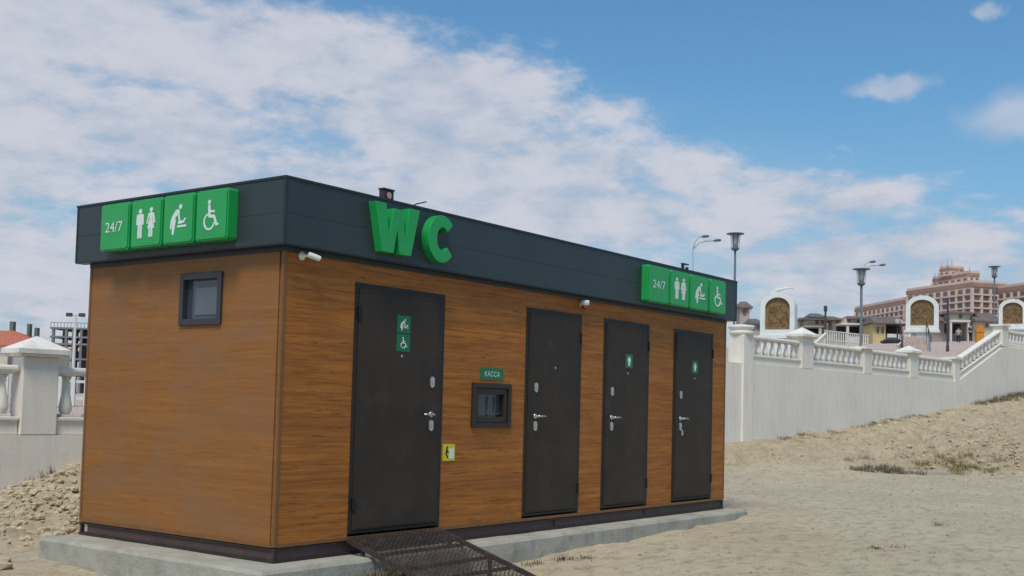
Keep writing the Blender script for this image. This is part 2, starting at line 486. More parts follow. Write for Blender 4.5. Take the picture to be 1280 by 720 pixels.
_gp = [(-6, -7, -.36), (-8, 0, -.36), (-12, -12, -.38), (0, -8, -.36), (6, -8, -.35), (14, -8, -.33), (26, -12, -.2), (40, -20, .2), (-20, -25, -.4), (20, -30, -.3),
       (-1.2, -1.0, -.36), (-1.2, 1.5, -.34), (2, -1.0, -.36), (4.5, -.6, -.28), (7.8, -.6, -.21), (8.2, 1.5, -.18), (8.2, 2.8, -.12), (4, 2.9, -.25), (-.6, 3.0, -.31), (1.5, 3.0, -.28),
       (-2.2, 2.6, -.33), (0.2, 4.2, -.18), (-1, 5, -.2), (-6, 6, -.3), (-12, 8, -.35),
       (12, -2, -.24), (14.5, .5, -.16), (20, -3, -.2), (22, -6, -.2), (11, 3.5, -.08)]
for s_, z_ in ((-45, -.35), (-30, -.3), (-22, -.3), (-17.95, -.19), (-17.5, .0), (-16.8, .33), (-15, .26), (-8, .30), (-3, .38), (0.07, .47), (3.1, .72), (7.8, 1.06), (13.1, 1.51), (17, 1.9), (19.9, 2.17), (30, 3.0), (60, 3.4)):
    x_, y_, _ = wpt(s_, -0.1)
    _gp.append((x_, y_, z_))
for s_, d_, z_ in ((-3.4, -1.7, -.12), (0, -1.6, .0), (3.3, -1.8, .10), (-.4, -3.8, -.14), (1.6, -4.2, -.15), (1.0, -6.2, -.18), (-6, -4, -.2), (-2, -6, -.22), (5, -1, .55), (9, -1.2, .98), (13, -1.5, 1.3),
                   (6, -4, .22), (6, -6, .2), (10, -4, .6), (10, -7, .55), (14, -4, 1.0), (16, -7, 1.1), (20, -3, 1.75), (24, -6, 1.9), (6, -9, .08), (12, -10, .45)):
    x_, y_, _ = wpt(s_, d_)
    _gp.append((x_, y_, z_))
TG = TPS(_gp)


def rough_mask(x, y):
    s, d = (x - P0.x) * WD.x + (y - P0.y) * WD.y, (x - P0.x) * WN.x + (y - P0.y) * WN.y
    nz = fbm(x * .35, y * .35, 5, 3)
    right = np.maximum(sstep(-2.4, -1.4, d + .9 * nz), sstep(1.0, 2.6, s + 1.6 * nz + .10 * (d + 4))) * sstep(-11.5, -9.5, s) * sstep(-16, -11, d)
    left = sstep(2.7, 3.6, y + 0.5 * fbm(x * .8, y * .8, 9, 3)) * sstep(9, 5, x)
    heap = sstep(-3.9, -3.2, d) * sstep(-16, -17, s)
    return np.clip(np.maximum(right, np.maximum(left, heap)), 0, 1)


def ground_z(x, y):
    x = np.asarray(x, float); y = np.asarray(y, float)
    xc = np.clip(x, -25, 75); yc = np.clip(y, -35, 12)
    z = TG(xc, yc)
    rm = rough_mask(x, y)
    d0_ = (x - P0.x) * WN.x + (y - P0.y) * WN.y
    near_slab = sstep(0.05, 0.8, np.maximum(np.maximum(-0.34 - x, x - 7.7), np.maximum(-0.24 - y, y - 2.75)))
    z = z + 0.055 * fbm(x * .55, y * .55, 3, 3) * near_slab + .05 * fbm(x * 2.1, y * 2.1, 77, 4, .6) * (1 - near_slab)
    z = z + 0.022 * fbm(x * 2.3, y * 3.6, 11, 4, .62) * near_slab
    z = z + rm * near_slab * sstep(.1, -1.3, d0_) * (0.13 * fbm(x * .9, y * .9, 21, 3) + 0.17 * fbm(x * 2.6, y * 2.6, 31, 4, .66) + .02)
    s, d = (x - P0.x) * WD.x + (y - P0.y) * WD.y, (x - P0.x) * WN.x + (y - P0.y) * WN.y
    bank = np.exp(-((s - 6.0) / 2.6) ** 2 - ((d + 5.6) / 2.6) ** 2)
    z = z + bank * (0.20 + 0.42 * fbm(x * 1.1, y * 1.1, 41, 5, .65))
    return z


def gz(x, y):
    return float(ground_z(np.array([x]), np.array([y]))[0])


def axis_lines(spec):
    out = []
    for a, b, st in spec:
        out += list(np.arange(a, b, st))
    out.append(spec[-1][1])
    return np.array(out)


def grid_mesh(name, S, Dd, zf, mt, attr=None):
    s, d = np.meshgrid(S, Dd)
    x = P0.x + WD.x * s + WN.x * d; y = P0.y + WD.y * s + WN.y * d
    z = zf(x, y)
    n, k = len(S), len(Dd)
    me = bpy.data.meshes.new(name)
    me.vertices.add(n * k)
    me.vertices.foreach_set('co', np.stack([x, y, z], -1).ravel())
    i = np.arange((k - 1) * n).reshape(k - 1, n)[:, :-1].ravel()
    q = np.stack([i, i + 1, i + n + 1, i + n], -1)
    me.loops.add(q.size); me.loops.foreach_set('vertex_index', q.ravel().astype(np.int32))
    me.polygons.add(len(q)); me.polygons.foreach_set('loop_start', np.arange(0, q.size, 4, dtype=np.int32))
    me.polygons.foreach_set('use_smooth', np.ones(len(q), bool))
    me.materials.append(mt)
    if attr:
        a = me.attributes.new('rough_soil', 'FLOAT', 'POINT')
        a.data.foreach_set('value', attr(x, y).ravel().astype(np.float32))
    me.update(calc_edges=True)
    o = bpy.data.objects.new(name, me); COL.objects.link(o)
    return o


def gmask(x, y):
    s, d = (x - P0.x) * WD.x + (y - P0.y) * WD.y, (x - P0.x) * WN.x + (y - P0.y) * WN.y
    bank = np.exp(-((s - 6.0) / 2.6) ** 2 - ((d + 5.6) / 2.6) ** 2)
    return np.clip(rough_mask(x, y) * .8 + bank * .9, 0, 1)


S_ = axis_lines([(-1200, -200, 100), (-200, -60, 14), (-60, -26, 1.2), (-26, -14, .075), (-14, 24, .10), (24, 40, .5), (40, 100, 4), (100, 300, 25), (300, 1200, 100)])
D_ = axis_lines([(-900, -200, 100), (-200, -60, 14), (-60, -16, 1.5), (-16, -12, .2), (-12, 0.08, .085)])
tag(grid_mesh('ground', S_, D_, ground_z, M['sand'], gmask), 'pale dusty sand and rough clay slope in front of the white wall', kind='structure')

_pp = [(*wpt(-45, .1)[:2], .5), (*wpt(-30, .1)[:2], .55), (*wpt(-18, .1)[:2], .56), (*wpt(-13, .1)[:2], .6), (*wpt(-1, .1)[:2], 2.25), (*wpt(6, .1)[:2], 2.28), (*wpt(13, .1)[:2], 2.28), (*wpt(17.2, .1)[:2], 3.6), (*wpt(22, .1)[:2], 3.65),
       (*wpt(30, .1)[:2], 3.7), (*wpt(60, .1)[:2], 4.5), (29.8, 9.1, 2.9), (30, 13, 3.2), (36.1, 13.8, 3.6), (42.8, 8.4, 3.85), (49, 13.3, 4.3), (55.5, 7.8, 4.75), (56, 11, 4.4), (76, 13.7, 6.4), (88, 25, 7.2), (89, 31, 7.2),
       (103, 22, 8.3), (104, 30, 8.2), (57, 26, 5.0), (80, 27, 6.6), (87, 27, 7.1), (150, 30, 10), (222, 54, 12), (250, 90, 12), (77, 33, 6.3), (86, 37, 7.0), (5, 30, .55), (12, 20, .6), (30, 48, .7), (20, 60, .6),
       (42, 79, .9), (67, 113, 1.0), (0, 200, .8), (60, 200, 2), (-40, 60, .4), (20, 12, 1.6), (12, 14, .9), (130, 150, 6), (300, 300, 8), (400, 50, 13), (150, -60, 8), (300, -100, 12)]
TP = TPS(_pp)


def plaza_z(x, y):
    x = np.asarray(x, float); y = np.asarray(y, float)
    return TP(np.clip(x, -80, 350), np.clip(y, -80, 300))


def pz(x, y):
    return float(plaza_z(np.array([x]), np.array([y]))[0])


S2 = axis_lines([(-1200, -200, 100), (-200, -60, 14), (-60, 120, 1.5), (120, 300, 12), (300, 1200, 100)])
D2 = axis_lines([(0.12, 30, 1.0), (30, 140, 5), (140, 300, 20), (300, 1500, 150)])
tag(grid_mesh('pavement', S2, D2, plaza_z, M['paving']), 'pinkish paved plaza rising behind the balustrade wall', kind='structure')

# ------------------------------------------------------------------ toilet cabin on its slab
L, Wd = 7.4805, 2.5335
OV = 0.098
FT, FB = 2.7933, 2.2775
SK = 0.12
X, Y, Z = Vector((1, 0, 0)), Vector((0, 1, 0)), Vector((0, 0, 1))


def slab_builder():
    mb = MB()
    nx, ny = 40, 14
    x0, x1, y0, y1 = -0.345, 7.63, -0.265, 2.585
    # chipped top edge: outline points jittered
    random.seed(3)
    out = []
    for i in range(nx): out.append((x0 + (x1 - x0) * i / nx, y0 + random.uniform(-.008, .012)))
    for i in range(ny): out.append((x1 + random.uniform(-.012, .008), y0 + (y1 - y0) * i / ny))
    for i in range(nx): out.append((x1 - (x1 - x0) * i / nx, y1 + random.uniform(-.01, .01)))
    for i in range(ny): out.append((x0 + random.uniform(-.008, .012), y1 - (y1 - y0) * i / ny))
    n = len(out)
    levels = ((-.62, 1.0, 0), (-.15, 1.0, 0), (-.122, .012, 1))
    b = 0
    cx, cy = (x0 + x1) / 2, (y0 + y1) / 2
    for z, f, top in levels:
        for (px, py) in out:
            ins = 0.016 if top else 0.0
            mb.v.append((px - math.copysign(ins, px - cx) * (abs(px - cx) > 3.9), py - math.copysign(ins, py - cy) * (abs(py - cy) > 1.4), z + (random.uniform(-.004, .002) if top else 0)))
    for lv in range(2):
        for i in range(n):
            j = (i + 1) % n
            mb.face((lv * n + i, lv * n + j, (lv + 1) * n + j, (lv + 1) * n + i))
    mb.face(range(2 * n, 3 * n))
    o = mb.build('concrete_slab', M['concrete'])
    tag(o, 'low grey concrete slab under the wood-clad toilet cabin', 'slab')


slab_builder()

cabin = empty('toilet_cabin', (0, 0, -SK), 'brown wood-clad public toilet cabin with dark fascia and four charcoal doors', 'toilet cabin')

doors = [(0.7665, 1.8963, 'L'), (3.1368, 4.119, 'R'), (4.5572, 5.5286, 'R'), (6.1108, 7.1225, 'R')]
DH, DZ = 2.08, 0.0401

# wall panels, pieced round the door openings (front) and window (side)
T = 0.05
fx = [0.0]
for a, b, _ in doors: fx += [a, b]
fx.append(L)
for i in range(0, len(fx), 2):
    a, b = fx[i], fx[i + 1]
    if i == 2:   # between the first and second doors: has the till window
        wx0, wx1, wz0, wz1 = 2.312, 2.902, 0.90, 1.315
        mb = MB(); mb.box(a, wx0, 0, T, 0.012, FB); mb.box(wx1, b, 0, T, 0.012, FB)
        mb.box(wx0, wx1, 0, T, 0.012, wz0); mb.box(wx0, wx1, 0, T, wz1, FB)
    else:
        mb = MB().box(a + (0.0 if i else 0.012), b - (0.012 if i == len(fx) - 2 else 0), 0, T, 0.012, FB)
    mb.build('wall_panel', M['wood_front'], cabin)
for a, b, _ in doors:
    MB().box(a, b, 0, T, DH, FB).build('wall_panel', M['wood_front'], cabin)
sx0, sx1, sz0, sz1 = 0.705, 1.235, 1.695, 2.117   # side window: y range and z range
mb = MB()
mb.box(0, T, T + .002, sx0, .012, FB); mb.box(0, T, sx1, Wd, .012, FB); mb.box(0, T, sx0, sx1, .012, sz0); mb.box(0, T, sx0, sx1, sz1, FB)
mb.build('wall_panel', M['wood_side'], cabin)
MB().box(L - T, L, T + .002, Wd, .012, FB).build('wall_panel', M['wood_side'], cabin)
MB().box(T, L - T, Wd - T, Wd - .002, .012, FB).build('wall_panel', M['wood_front'], cabin)
# corner and bottom trims
for (cx, cy) in ((0, 0), (L, 0), (0, Wd), (L, Wd)):
    sx = -1 if cx == 0 else 1; sy = -1 if cy == 0 else 1
    mb = MB()
    ax0, ax1 = sorted((cx + sx * .006, cx - sx * .022)); ay0, ay1 = sorted((cy + sy * .006, cy + sy * .0))
    mb.box(ax0, ax1, ay0, ay1, -.002, FB - .002)
    bx0, bx1 = sorted((cx + sx * .006, cx)); by0, by1 = sorted((cy, cy - sy * .022))
    mb.box(bx0, bx1, by0, by1, -.002, FB - .002)
    mb.build('corner_trim', M['trim'], cabin)
MB().box(0.026, L - .026, -.010, .0, -.006, .022).build('bottom_trim', M['trim'], cabin)
MB().box(-.010, .0, .026, Wd - .026, -.006, .022).build('bottom_trim', M['trim'], cabin)
MB().box(L, L + .010, .05, Wd - .05, -.004, .018).build('bottom_trim', M['trim'], cabin)
# floor and skid frame
MB().box(.02, L - .02, .02, Wd - .02, -.012, .010).build('floor_plate', M['skid_dark'], cabin)
mb = MB()
for (a, b, c, d) in ((-.004, L + .004, -.004, .036), (-.004, L + .004, Wd - .036, Wd + .004)):
    mb.box(a, b, c, d, -.120, -.100); mb.box(a, b, c, d, -.026, -.0125)
for (a, b) in ((-.004, .036), (L - .036, L + .004)):
    mb.box(a, b, .0365, Wd - .0365, -.1195, -.1005); mb.box(a, b, .0365, Wd - .0365, -.0255, -.013)
for px in (0, .745, 1.9, 3.7, 5.5, L - .03):
    for py in (0, Wd - .03):
        mb.box(px + .001, px + .028, py + .001, py + .028, -.1, -.026)
mb.build('skid_frame', M['skid'], cabin)
mb = MB(); mb.box(.04, L - .04, .012, .030, -.0995, -.027); mb.box(.012, .030, .04, Wd - .10, -.0995, -.027)
mb.build('skid_plate', M['skid_dark'], cabin)

# fascia: two rows of boards on each side
zm = (FT + FB) / 2 - .02
for (z0, z1) in ((FB + .006, zm - .0012), (zm + .0012, FT - .02)):
    MB().box(-OV, L + OV, -OV, -OV + .03, z0, z1).build('fascia_panel', M['fascia'], cabin)
    MB().box(-OV, -OV + .03, -OV + .031, Wd + OV - .031, z0, z1).build('fascia_panel', M['fascia'], cabin)
    MB().box(L + OV - .03, L + OV, -OV + .031, Wd + OV - .031, z0, z1).build('fascia_panel', M['fascia'], cabin)
    MB().box(-OV, L + OV, Wd + OV - .03, Wd + OV, z0, z1).build('fascia_panel', M['fascia'], cabin)
mb = MB()
mb.box(-OV + .005, L + OV - .005, -OV + .006, -OV + .028, FB + .01, FT - .022)
mb.box(-OV + .006, -OV + .028, -OV + .03, Wd + OV - .03, FB + .01, FT - .022)
mb.build('fascia_backing', M['fascia_edge'], cabin)
mb = MB()
e = .007
mb.box(-OV - e, L + OV + e, -OV - e, -OV + .05, FT - .018, FT); mb.box(-OV - e, L + OV + e, Wd + OV - .05, Wd + OV + e, FT - .018, FT)
mb.box(-OV - e, -OV + .05, -OV + .052, Wd + OV - .052, FT - .018, FT); mb.box(L + OV - .05, L + OV + e, -OV + .052, Wd + OV - .052, FT - .018, FT)
mb.build('fascia_cap', M['fascia_edge'], cabin)
for (a, b, c, d) in ((-OV - .004, -OV + .018, -OV - .004, -OV - .0005), (-OV - .004, -OV - .0005, -OV, -OV + .018), (-OV - .004, -OV - .0005, Wd + OV - .018, Wd + OV),
                     (L + OV - .018, L + OV + .004, -OV - .004, -OV - .0005)):
    MB().box(a, b, c, d, FB + .004, FT - .019).build('fascia_corner_trim', M['fascia_edge'], cabin)
mb = MB(); mb.box(-OV, L + OV, -OV, .0, FB - .004, FB + .004); mb.box(-OV, 0, 0.001, Wd + OV, FB - .004, FB + .004); mb.box(L, L + OV, 0.001, Wd + OV, FB - .004, FB + .004)
mb.build('soffit', M['fascia_edge'], cabin)
mb = MB(); mb.box(.0, L, -.014, -.0005, FB - .040, FB - .0045); mb.box(-.014, -.0005, -.014, Wd, FB - .040, FB - .0045)  # dark strip added to draw the fascia's shadow along the wall top
mb.build('shade_strip', M['fascia_edge'], cabin)
MB().box(-OV + .032, L + OV - .032, -OV + .032, Wd + OV - .032, FT - .14, FT - .10).build('roof', M['fascia_edge'], cabin)


# pictograms in a unit square, y up
def capsule(p, q, w, n=6):
    (x0, y0), (x1, y1) = p, q; a = math.atan2(y1 - y0, x1 - x0); pts = []
    for k in range(n + 1):
        t = a - math.pi / 2 + math.pi * k / n; pts.append((x1 + w * math.cos(t), y1 + w * math.sin(t)))
    for k in range(n + 1):
        t = a + math.pi / 2 + math.pi * k / n; pts.append((x0 + w * math.cos(t), y0 + w * math.sin(t)))
    return pts


def disc(c, r, n=14): return [(c[0] + r * math.cos(2 * math.pi * k / n), c[1] + r * math.sin(2 * math.pi * k / n)) for k in range(n)]


def arc_band(c, r0, r1, a0, a1, n=20):
    A = [R(a0 + (a1 - a0) * k / n) for k in range(n + 1)]
    return [(c[0] + r1 * math.cos(a), c[1] + r1 * math.sin(a)) for a in A] + [(c[0] + r0 * math.cos(a), c[1] + r0 * math.sin(a)) for a in reversed(A)]


def man(cx):
    return [disc((cx, .83), .060), [(cx - .10, .73), (cx - .085, .47), (cx + .085, .47), (cx + .10, .73), (cx + .07, .76), (cx - .07, .76)],
            capsule((cx - .105, .72), (cx - .115, .50), .028), capsule((cx + .105, .72), (cx + .115, .50), .028),
            capsule((cx - .045, .48), (cx - .045, .16), .036), capsule((cx + .045, .48), (cx + .045, .16), .036)]


def woman(cx):
    return [disc((cx, .84), .058), [(cx - .06, .76), (cx - .055, .60), (cx - .125, .36), (cx + .125, .36), (cx + .055, .60), (cx + .06, .76), (cx, .78)],
            capsule((cx - .08, .73), (cx - .135, .50), .024), capsule((cx + .08, .73), (cx + .135, .50), .024),
            capsule((cx - .042, .38), (cx - .042, .16), .030), capsule((cx + .042, .38), (cx + .042, .16), .030)]


def changing():
    return [disc((.60, .80), .062), [(.55, .74), (.42, .73), (.27, .58), (.20, .44), (.36, .42), (.42, .55), (.57, .64)],
            capsule((.24, .46), (.22, .28), .028), capsule((.30, .44), (.32, .14), .040), capsule((.40, .46), (.33, .16), .028), capsule((.52, .66), (.58, .44), .028),
            capsule((.56, .40), (.76, .42), .035), disc((.80, .47), .036), [(.50, .28), (.86, .28), (.86, .335), (.50, .335)]]


def wheelchair():
    return [disc((.45, .84), .055), capsule((.45, .74), (.47, .50), .042), capsule((.47, .62), (.64, .60), .026), capsule((.48, .49), (.64, .48), .038),
            capsule((.65, .47), (.74, .27), .034), capsule((.74, .26), (.80, .28), .024), arc_band((.47, .36), .165, .215, 110, 352)]


def text_mesh(txt, size):
    cu = bpy.data.curves.new('lettering', 'FONT'); cu.body = txt; cu.size = size; cu.resolution_u = 3
    o = bpy.data.objects.new('lettering', cu); COL.objects.link(o)
    bpy.context.view_layer.update()
    dg = bpy.context.evaluated_depsgraph_get()
    me = bpy.data.meshes.new_from_object(o.evaluated_get(dg))
    vs = [tuple(v.co) for v in me.vertices]; fs = [tuple(p.vertices) for p in me.polygons]
    bpy.data.objects.remove(o); bpy.data.curves.remove(cu); bpy.data.meshes.remove(me)
    return vs, fs


def add_text(mb, txt, w, h, O, U, V, N, d, cxy):
    """flat lettering fitted into w x h, centred at cxy in the U,V plane"""
    vs, fs = text_mesh(txt, 1.0)
    xs = [v[0] for v in vs]; ys = [v[1] for v in vs]
    kx = w / (max(xs) - min(xs)); ky = h / (max(ys) - min(ys)); b = len(mb.v)
    mx, my = (max(xs) + min(xs)) / 2, (max(ys) + min(ys)) / 2
    O, U, V, N = Vector(O), Vector(U), Vector(V), Vector(N)
    for v in vs:
        mb.v.append(tuple(O + U * (cxy[0] + (v[0] - mx) * kx) + V * (cxy[1] + (v[1] - my) * ky) + N * d))
    for f in fs: mb.face([b + i for i in f])


def pict(mb, shapes, sx, sz, ox, oz, O, U, V, N, d):
    for i, sh in enumerate(shapes):
        mb.extrude([(ox + p[0] * sx, oz + p[1] * sz) for p in sh], O, U, V, N, d, d + .0022 + .0003 * i)


def sign_box(O, U, N, w, h, kind, depth, label, group):
    O = Vector(O)
    e = empty('sign_box', O, label, 'sign', group)
    mb = MB()
    out = rrect(w, h, .024, 5)
    inn = [(p[0] * (1 - .012 / w * 2) + .012, p[1] * (1 - .012 / h * 2) + .012) for p in out]
    mb.extrude(out, O, U, Z, N, 0, depth - .010)
    mb.extrude(inn, O, U, Z, N, depth - .010, depth)
    mb.build('box_body', M['green'], e, bevel=.003)
    mb = MB()
    if kind == '24/7': add_text(mb, '24/7', w * .60, h * .215, O, U, Z, N, depth + .003, (w * .5, h * .5))
    elif kind == 'people': pict(mb, man(.29) + woman(.71), w * .86, h * .80, w * .07, h * .09, O, U, Z, N, depth)
    elif kind == 'changing': pict(mb, changing(), w * .80, h * .80, w * .10, h * .10, O, U, Z, N, depth)
    else: pict(mb, wheelchair(), w * .84, h * .80, w * .06, h * .08, O, U, Z, N, depth)
    mb.build('lettering' if kind == '24/7' else 'pictogram', M['white_print'], e)
    return e


KN = [('24/7', 'reading 24/7'), ('people', 'with white man and woman figures'), ('changing', 'with white adult changing a baby'), ('wheel', 'with white wheelchair symbol')]
for (y0, y1), (kd, tx) in zip(((2.112, 1.708), (1.676, 1.266), (1.240, .852), (.824, .440)), KN):
    sign_box((-OV - .001, y0, 2.335), -Y, -X, y0 - y1, .402, kd, .105, 'green light box %s, on the short fascia end' % tx, 'green light boxes on the fascia')
for (x0, x1), (kd, tx) in zip(((5.165, 5.640), (5.680, 6.122), (6.166, 6.612), (6.660, 7.092)), KN):
    sign_box((x0, -OV - .001, 2.318), X, -Y, x1 - x0, .412, kd, .09, 'green light box %s, at right of the long fascia' % tx, 'green light boxes on the fascia')

# WC letters
wc = empty('letter_sign', (.76, -OV, 2.33), 'large green raised letters WC on the dark fascia above the first door', 'sign')
w0, w1, zb, zt = .785, 1.325, 2.335, 2.735
ww, hh = w1 - w0, zt - zb


def wpoly():
    P = [(0, 1), (.235, 1), (.315, .36), (.405, .93), (.595, .93), (.685, .36), (.765, 1), (1.0, 1), (.82, 0), (.575, 0), (.50, .50), (.425, 0), (.18, 0)]
    return [(x * ww, y * hh) for x, y in reversed(P)]


mb = MB().extrude(wpoly(), (w0, -OV, zb), X, Z, -Y, 0, .085)
mb.build('letter', M['green'], wc, bevel=.004)
cw, cr = (1.795 - 1.455), .2
outer, inner = [], []
for k in range(29):
    a = R(40 + 280 * k / 28)
    sq = 1.0
    outer.append((.5 + .5 * math.cos(a) * 1.06, .5 + .515 * math.sin(a)))
    inner.append((.5 + .5 * .42 * math.cos(a) * 1.10 + .03, .5 + .515 * .50 * math.sin(a)))
cp = [(x * cw, y * .40) for x, y in outer] + [(x * cw, y * .40) for x, y in reversed(inner)]
mb = MB().extrude(cp, (1.455, -OV, zb), X, Z, -Y, 0, .085)
mb.build('letter', M['green'], wc, bevel=.004)


# doors
def door(a, b, hinge, stickers):
    w = b - a
    root = tag(MB().box(a + .045, b - .045, -.018, .02, DZ + .03, DH - .045).build('door', M['door'], cabin, bevel=.003))
    mb = MB()
    mb.box(a, a + .052, -.008, .04, DZ, DH); mb.box(b - .052, b, -.008, .04, DZ, DH)
    mb.box(a + .0525, b - .0525, -.008, .04, DH - .052, DH); mb.box(a + .0525, b - .0525, -.008, .04, DZ, DZ + .026)
    mb.build('door_frame', M['door_frame'], root, bevel=.003)
    # thin pressed lip round the leaf
    mb = MB()
    l0, l1, z0, z1 = a + .058, b - .058, DZ + .045, DH - .060
    mb.box(l0, l0 + .012, -.0205, -.0182, z0, z1); mb.box(l1 - .012, l1, -.0205, -.0182, z0, z1)
    mb.box(l0 + .0125, l1 - .0125, -.0205, -.0182, z1 - .012, z1); mb.box(l0 + .0125, l1 - .0125, -.0205, -.0182, z0, z0 + .012)
    mb.build('pressed_lip', M['door'], root)
    hx = (a + .040) if hinge == 'L' else (b - .040)
    for zz_ in (1.83, .28):
        mb = MB().lathe([(.009, -.055), (.013, -.05), (.013, .05), (.009, .055)], (hx, -.024, zz_), 8)
        mb.build('hinge', M['black'], root)
    lx = (b - .165) if hinge == 'L' else (a + .160)
    sg = -1 if hinge == 'L' else 1
    for zz_ in (1.297, .918):
        mb = MB()
        mb.extrude([(p[0] - .028, p[1] - .048) for p in rrect(.056, .096, .027, 5)], (lx, -.018, zz_), X, Z, -Y, 0, .010)
        mb.lathe([(.012, 0), (.012, .007), (.009, .010)], (lx, -.027, zz_), 10, 'y')
        mb.build('lock_plate', M['chrome'], root)
    mb = MB()
    mb.smooth = True
    mb.lathe([(.028, 0), (.028, .006), (.022, .012), (.012, .014), (.011, .045)], (lx, -.018, 1.015), 14, 'y')
    mb.tube([(lx, -.060, 1.015), (lx + sg * .02, -.066, 1.016), (lx + sg * .09, -.066, 1.018), (lx + sg * .135, -.060, 1.013)], [.012, .012, .010, .008], 8)
    mb.build('handle', M['chrome'], root)
    cx = (a + b) / 2
    mb = MB().lathe([(.012, 0), (.013, .004), (.008, .007)], (cx + (0.0 if hinge == 'R' else 0.0), -.018, 1.505), 10, 'y')
    mb.build('peephole', M['chrome'], root)
    for (sx, sz, w_, h_, shapes) in stickers:
        mb = MB()
        mb.extrude(rrect(w_, h_, .006, 2), (sx, -.018, sz), X, Z, -Y, 0, .003)
        mb.cur = 1
        pict(mb, shapes, w_ * .88, h_ * .88, w_ * .06, h_ * .05, (sx, -.018, sz), X, Z, -Y, .003)
        mb.build('door_sticker', [M['green_dark'], M['white_print']], root)
    return root


wide_man = [[((p[0] - .5) * 1.7 + .5, p[1]) for p in sh] for sh in man(.5)]
wide_woman = [[((p[0] - .5) * 1.7 + .5, p[1]) for p in sh] for sh in woman(.5)]
door(*doors[0], [(1.262, 1.702, .166, .148, changing()), (1.262, 1.545, .166, .148, wheelchair())])
door(*doors[1], [])
door(*doors[2], [(4.990, 1.565, .148, .152, wide_man)])
d4 = door(*doors[3], [(6.545, 1.567, .150, .150, wide_woman)])
mb = MB().extrude([(p[0] - .02, p[1] - .035) for p in rrect(.04, .07, .018, 4)], (6.315, -.018, .845), X, Z, -Y, .002, .010)
mb.build('key_fob', M['chrome'], d4)

# till window
kw = MB()
x0, x1, z0, z1 = 2.312, 2.902, .90, 1.315
kw.box(x0 + .10, x1 - .10, .045, .055, z0 + .09, z1 - .09)
kwin = kw.build('window', M['glass'], cabin)
mb = MB()
fr = .045
mb.box(x0, x0 + fr, -.022, .05, z0, z1); mb.box(x1 - fr, x1, -.022, .05, z0, z1)
mb.box(x0 + fr, x1 - fr, -.0215, .05, z1 - fr, z1); mb.box(x0 + fr, x1 - fr, -.0215, .05, z0, z0 + fr)
mb.build('window_frame', M['win_brown'], kwin, bevel=.003)
mb = MB()
a, b, c, d = x0 + .047, x1 - .047, z0 + .047, z1 - .047; f2 = .055
mb.box(a, a + f2, -.006, .044, c, d); mb.box(b - f2, b, -.006, .044, c, d); mb.box(a + f2, b - f2, -.0055, .044, d - f2, d); mb.box(a + f2, b - f2, -.0055, .044, c, c + f2)
mb.build('window_sash', M['win_brown'], kwin, bevel=.003)
mb = MB()
mb.box(2.60, 2.605, .030, .040, 1.0, 1.19); mb.box(2.42, 2.79, .028, .038, 1.030, 1.037)
mb.box(2.71, 2.716, .030, .040, 1.04, 1.19)
mb.build('counter_ledge', M['lamp_post'], kwin)
# side window
mb = MB().box(.03, .04, sx0 + .05, sx1 - .05, sz0 + .05, sz1 - .05)
swin = mb.build('window', M['glass'], cabin)
mb = MB()
fr = .05
mb.box(-.022, .05, sx0, sx0 + fr, sz0, sz1); mb.box(-.022, .05, sx1 - fr, sx1, sz0, sz1)
mb.box(-.0215, .05, sx0 + fr, sx1 - fr, sz1 - fr, sz1); mb.box(-.0215, .05, sx0 + fr, sx1 - fr, sz0, sz0 + fr)
mb.build('window_frame', M['win_frame'], swin, bevel=.003)
MB().box(.022, .029, sx0 + .07, sx1 - .16, sz0 + .085, sz1 - .115).build('pane', M['glass_pale'], swin)

# roof vents
mb = MB(); mb.box(1.385, 1.515, .30, .36, FT - .12, 2.975)
vt = mb.build('roof_vent', M['maroon'], cabin, bevel=.006)
MB().box(1.380, 1.520, .295, .365, 2.976, 2.990).build('vent_cap', M['maroon'], vt)
mb = MB().lathe([(.030, 0), (.030, .004)], (1.45, .2965, 2.93), 10, 'y'); mb.build('vent_hole', M['pink_wall'], vt)
mb = MB(); mb.box(6.87, 6.90, .30, .33, FT - .12, 2.955); mb.box(6.98, 7.01, .30, .33, FT - .12, 2.930)
vt = mb.build('roof_vent', M['fascia_edge'], cabin)
MB().box(6.865, 7.015, .295, .335, 2.956, 2.970).build('vent_cap', M['fascia_edge'], vt)
mb = MB().tube([(1.66, .3, FT - .12), (1.70, .3, 2.86), (1.82, .3, 2.915), (1.95, .3, 2.955)], .006, 5)
mb.build('roof_cable', M['black'], cabin)

# things fixed to the cabin
sc = empty('security_camera', (.09, 0, 2.21), 'small white bullet security camera under the fascia by the near corner', 'security camera')
mb = MB(); mb.smooth = True
mb.lathe([(.036, 0), (.036, .010), (.026, .022), (.014, .03), (.010, .06)], (.168, -.006, 2.220), 14, 'y').build('mount', M['white_plastic'], sc)
mb = MB(); mb.smooth = True
mb.tube([(.168, -.062, 2.220), (.180, -.078, 2.220)], .010, 8)
mb.build('arm', M['white_plastic'], sc)
mb = MB()
A_ = Vector((.168, -.075, 2.228)); B_ = Vector((.262, -.110, 2.203)); t_ = (B_ - A_).normalized()
mb.tube([A_, A_ + t_ * .005, B_ - t_ * .02, B_], [.017, .023, .023, .021], 10)
mb.build('camera_body', M['white_plastic'], sc)
mb = MB().tube([B_ - t_ * .002, B_ + t_ * .003], [.015, .013], 10); mb.build('lens', M['black'], sc)

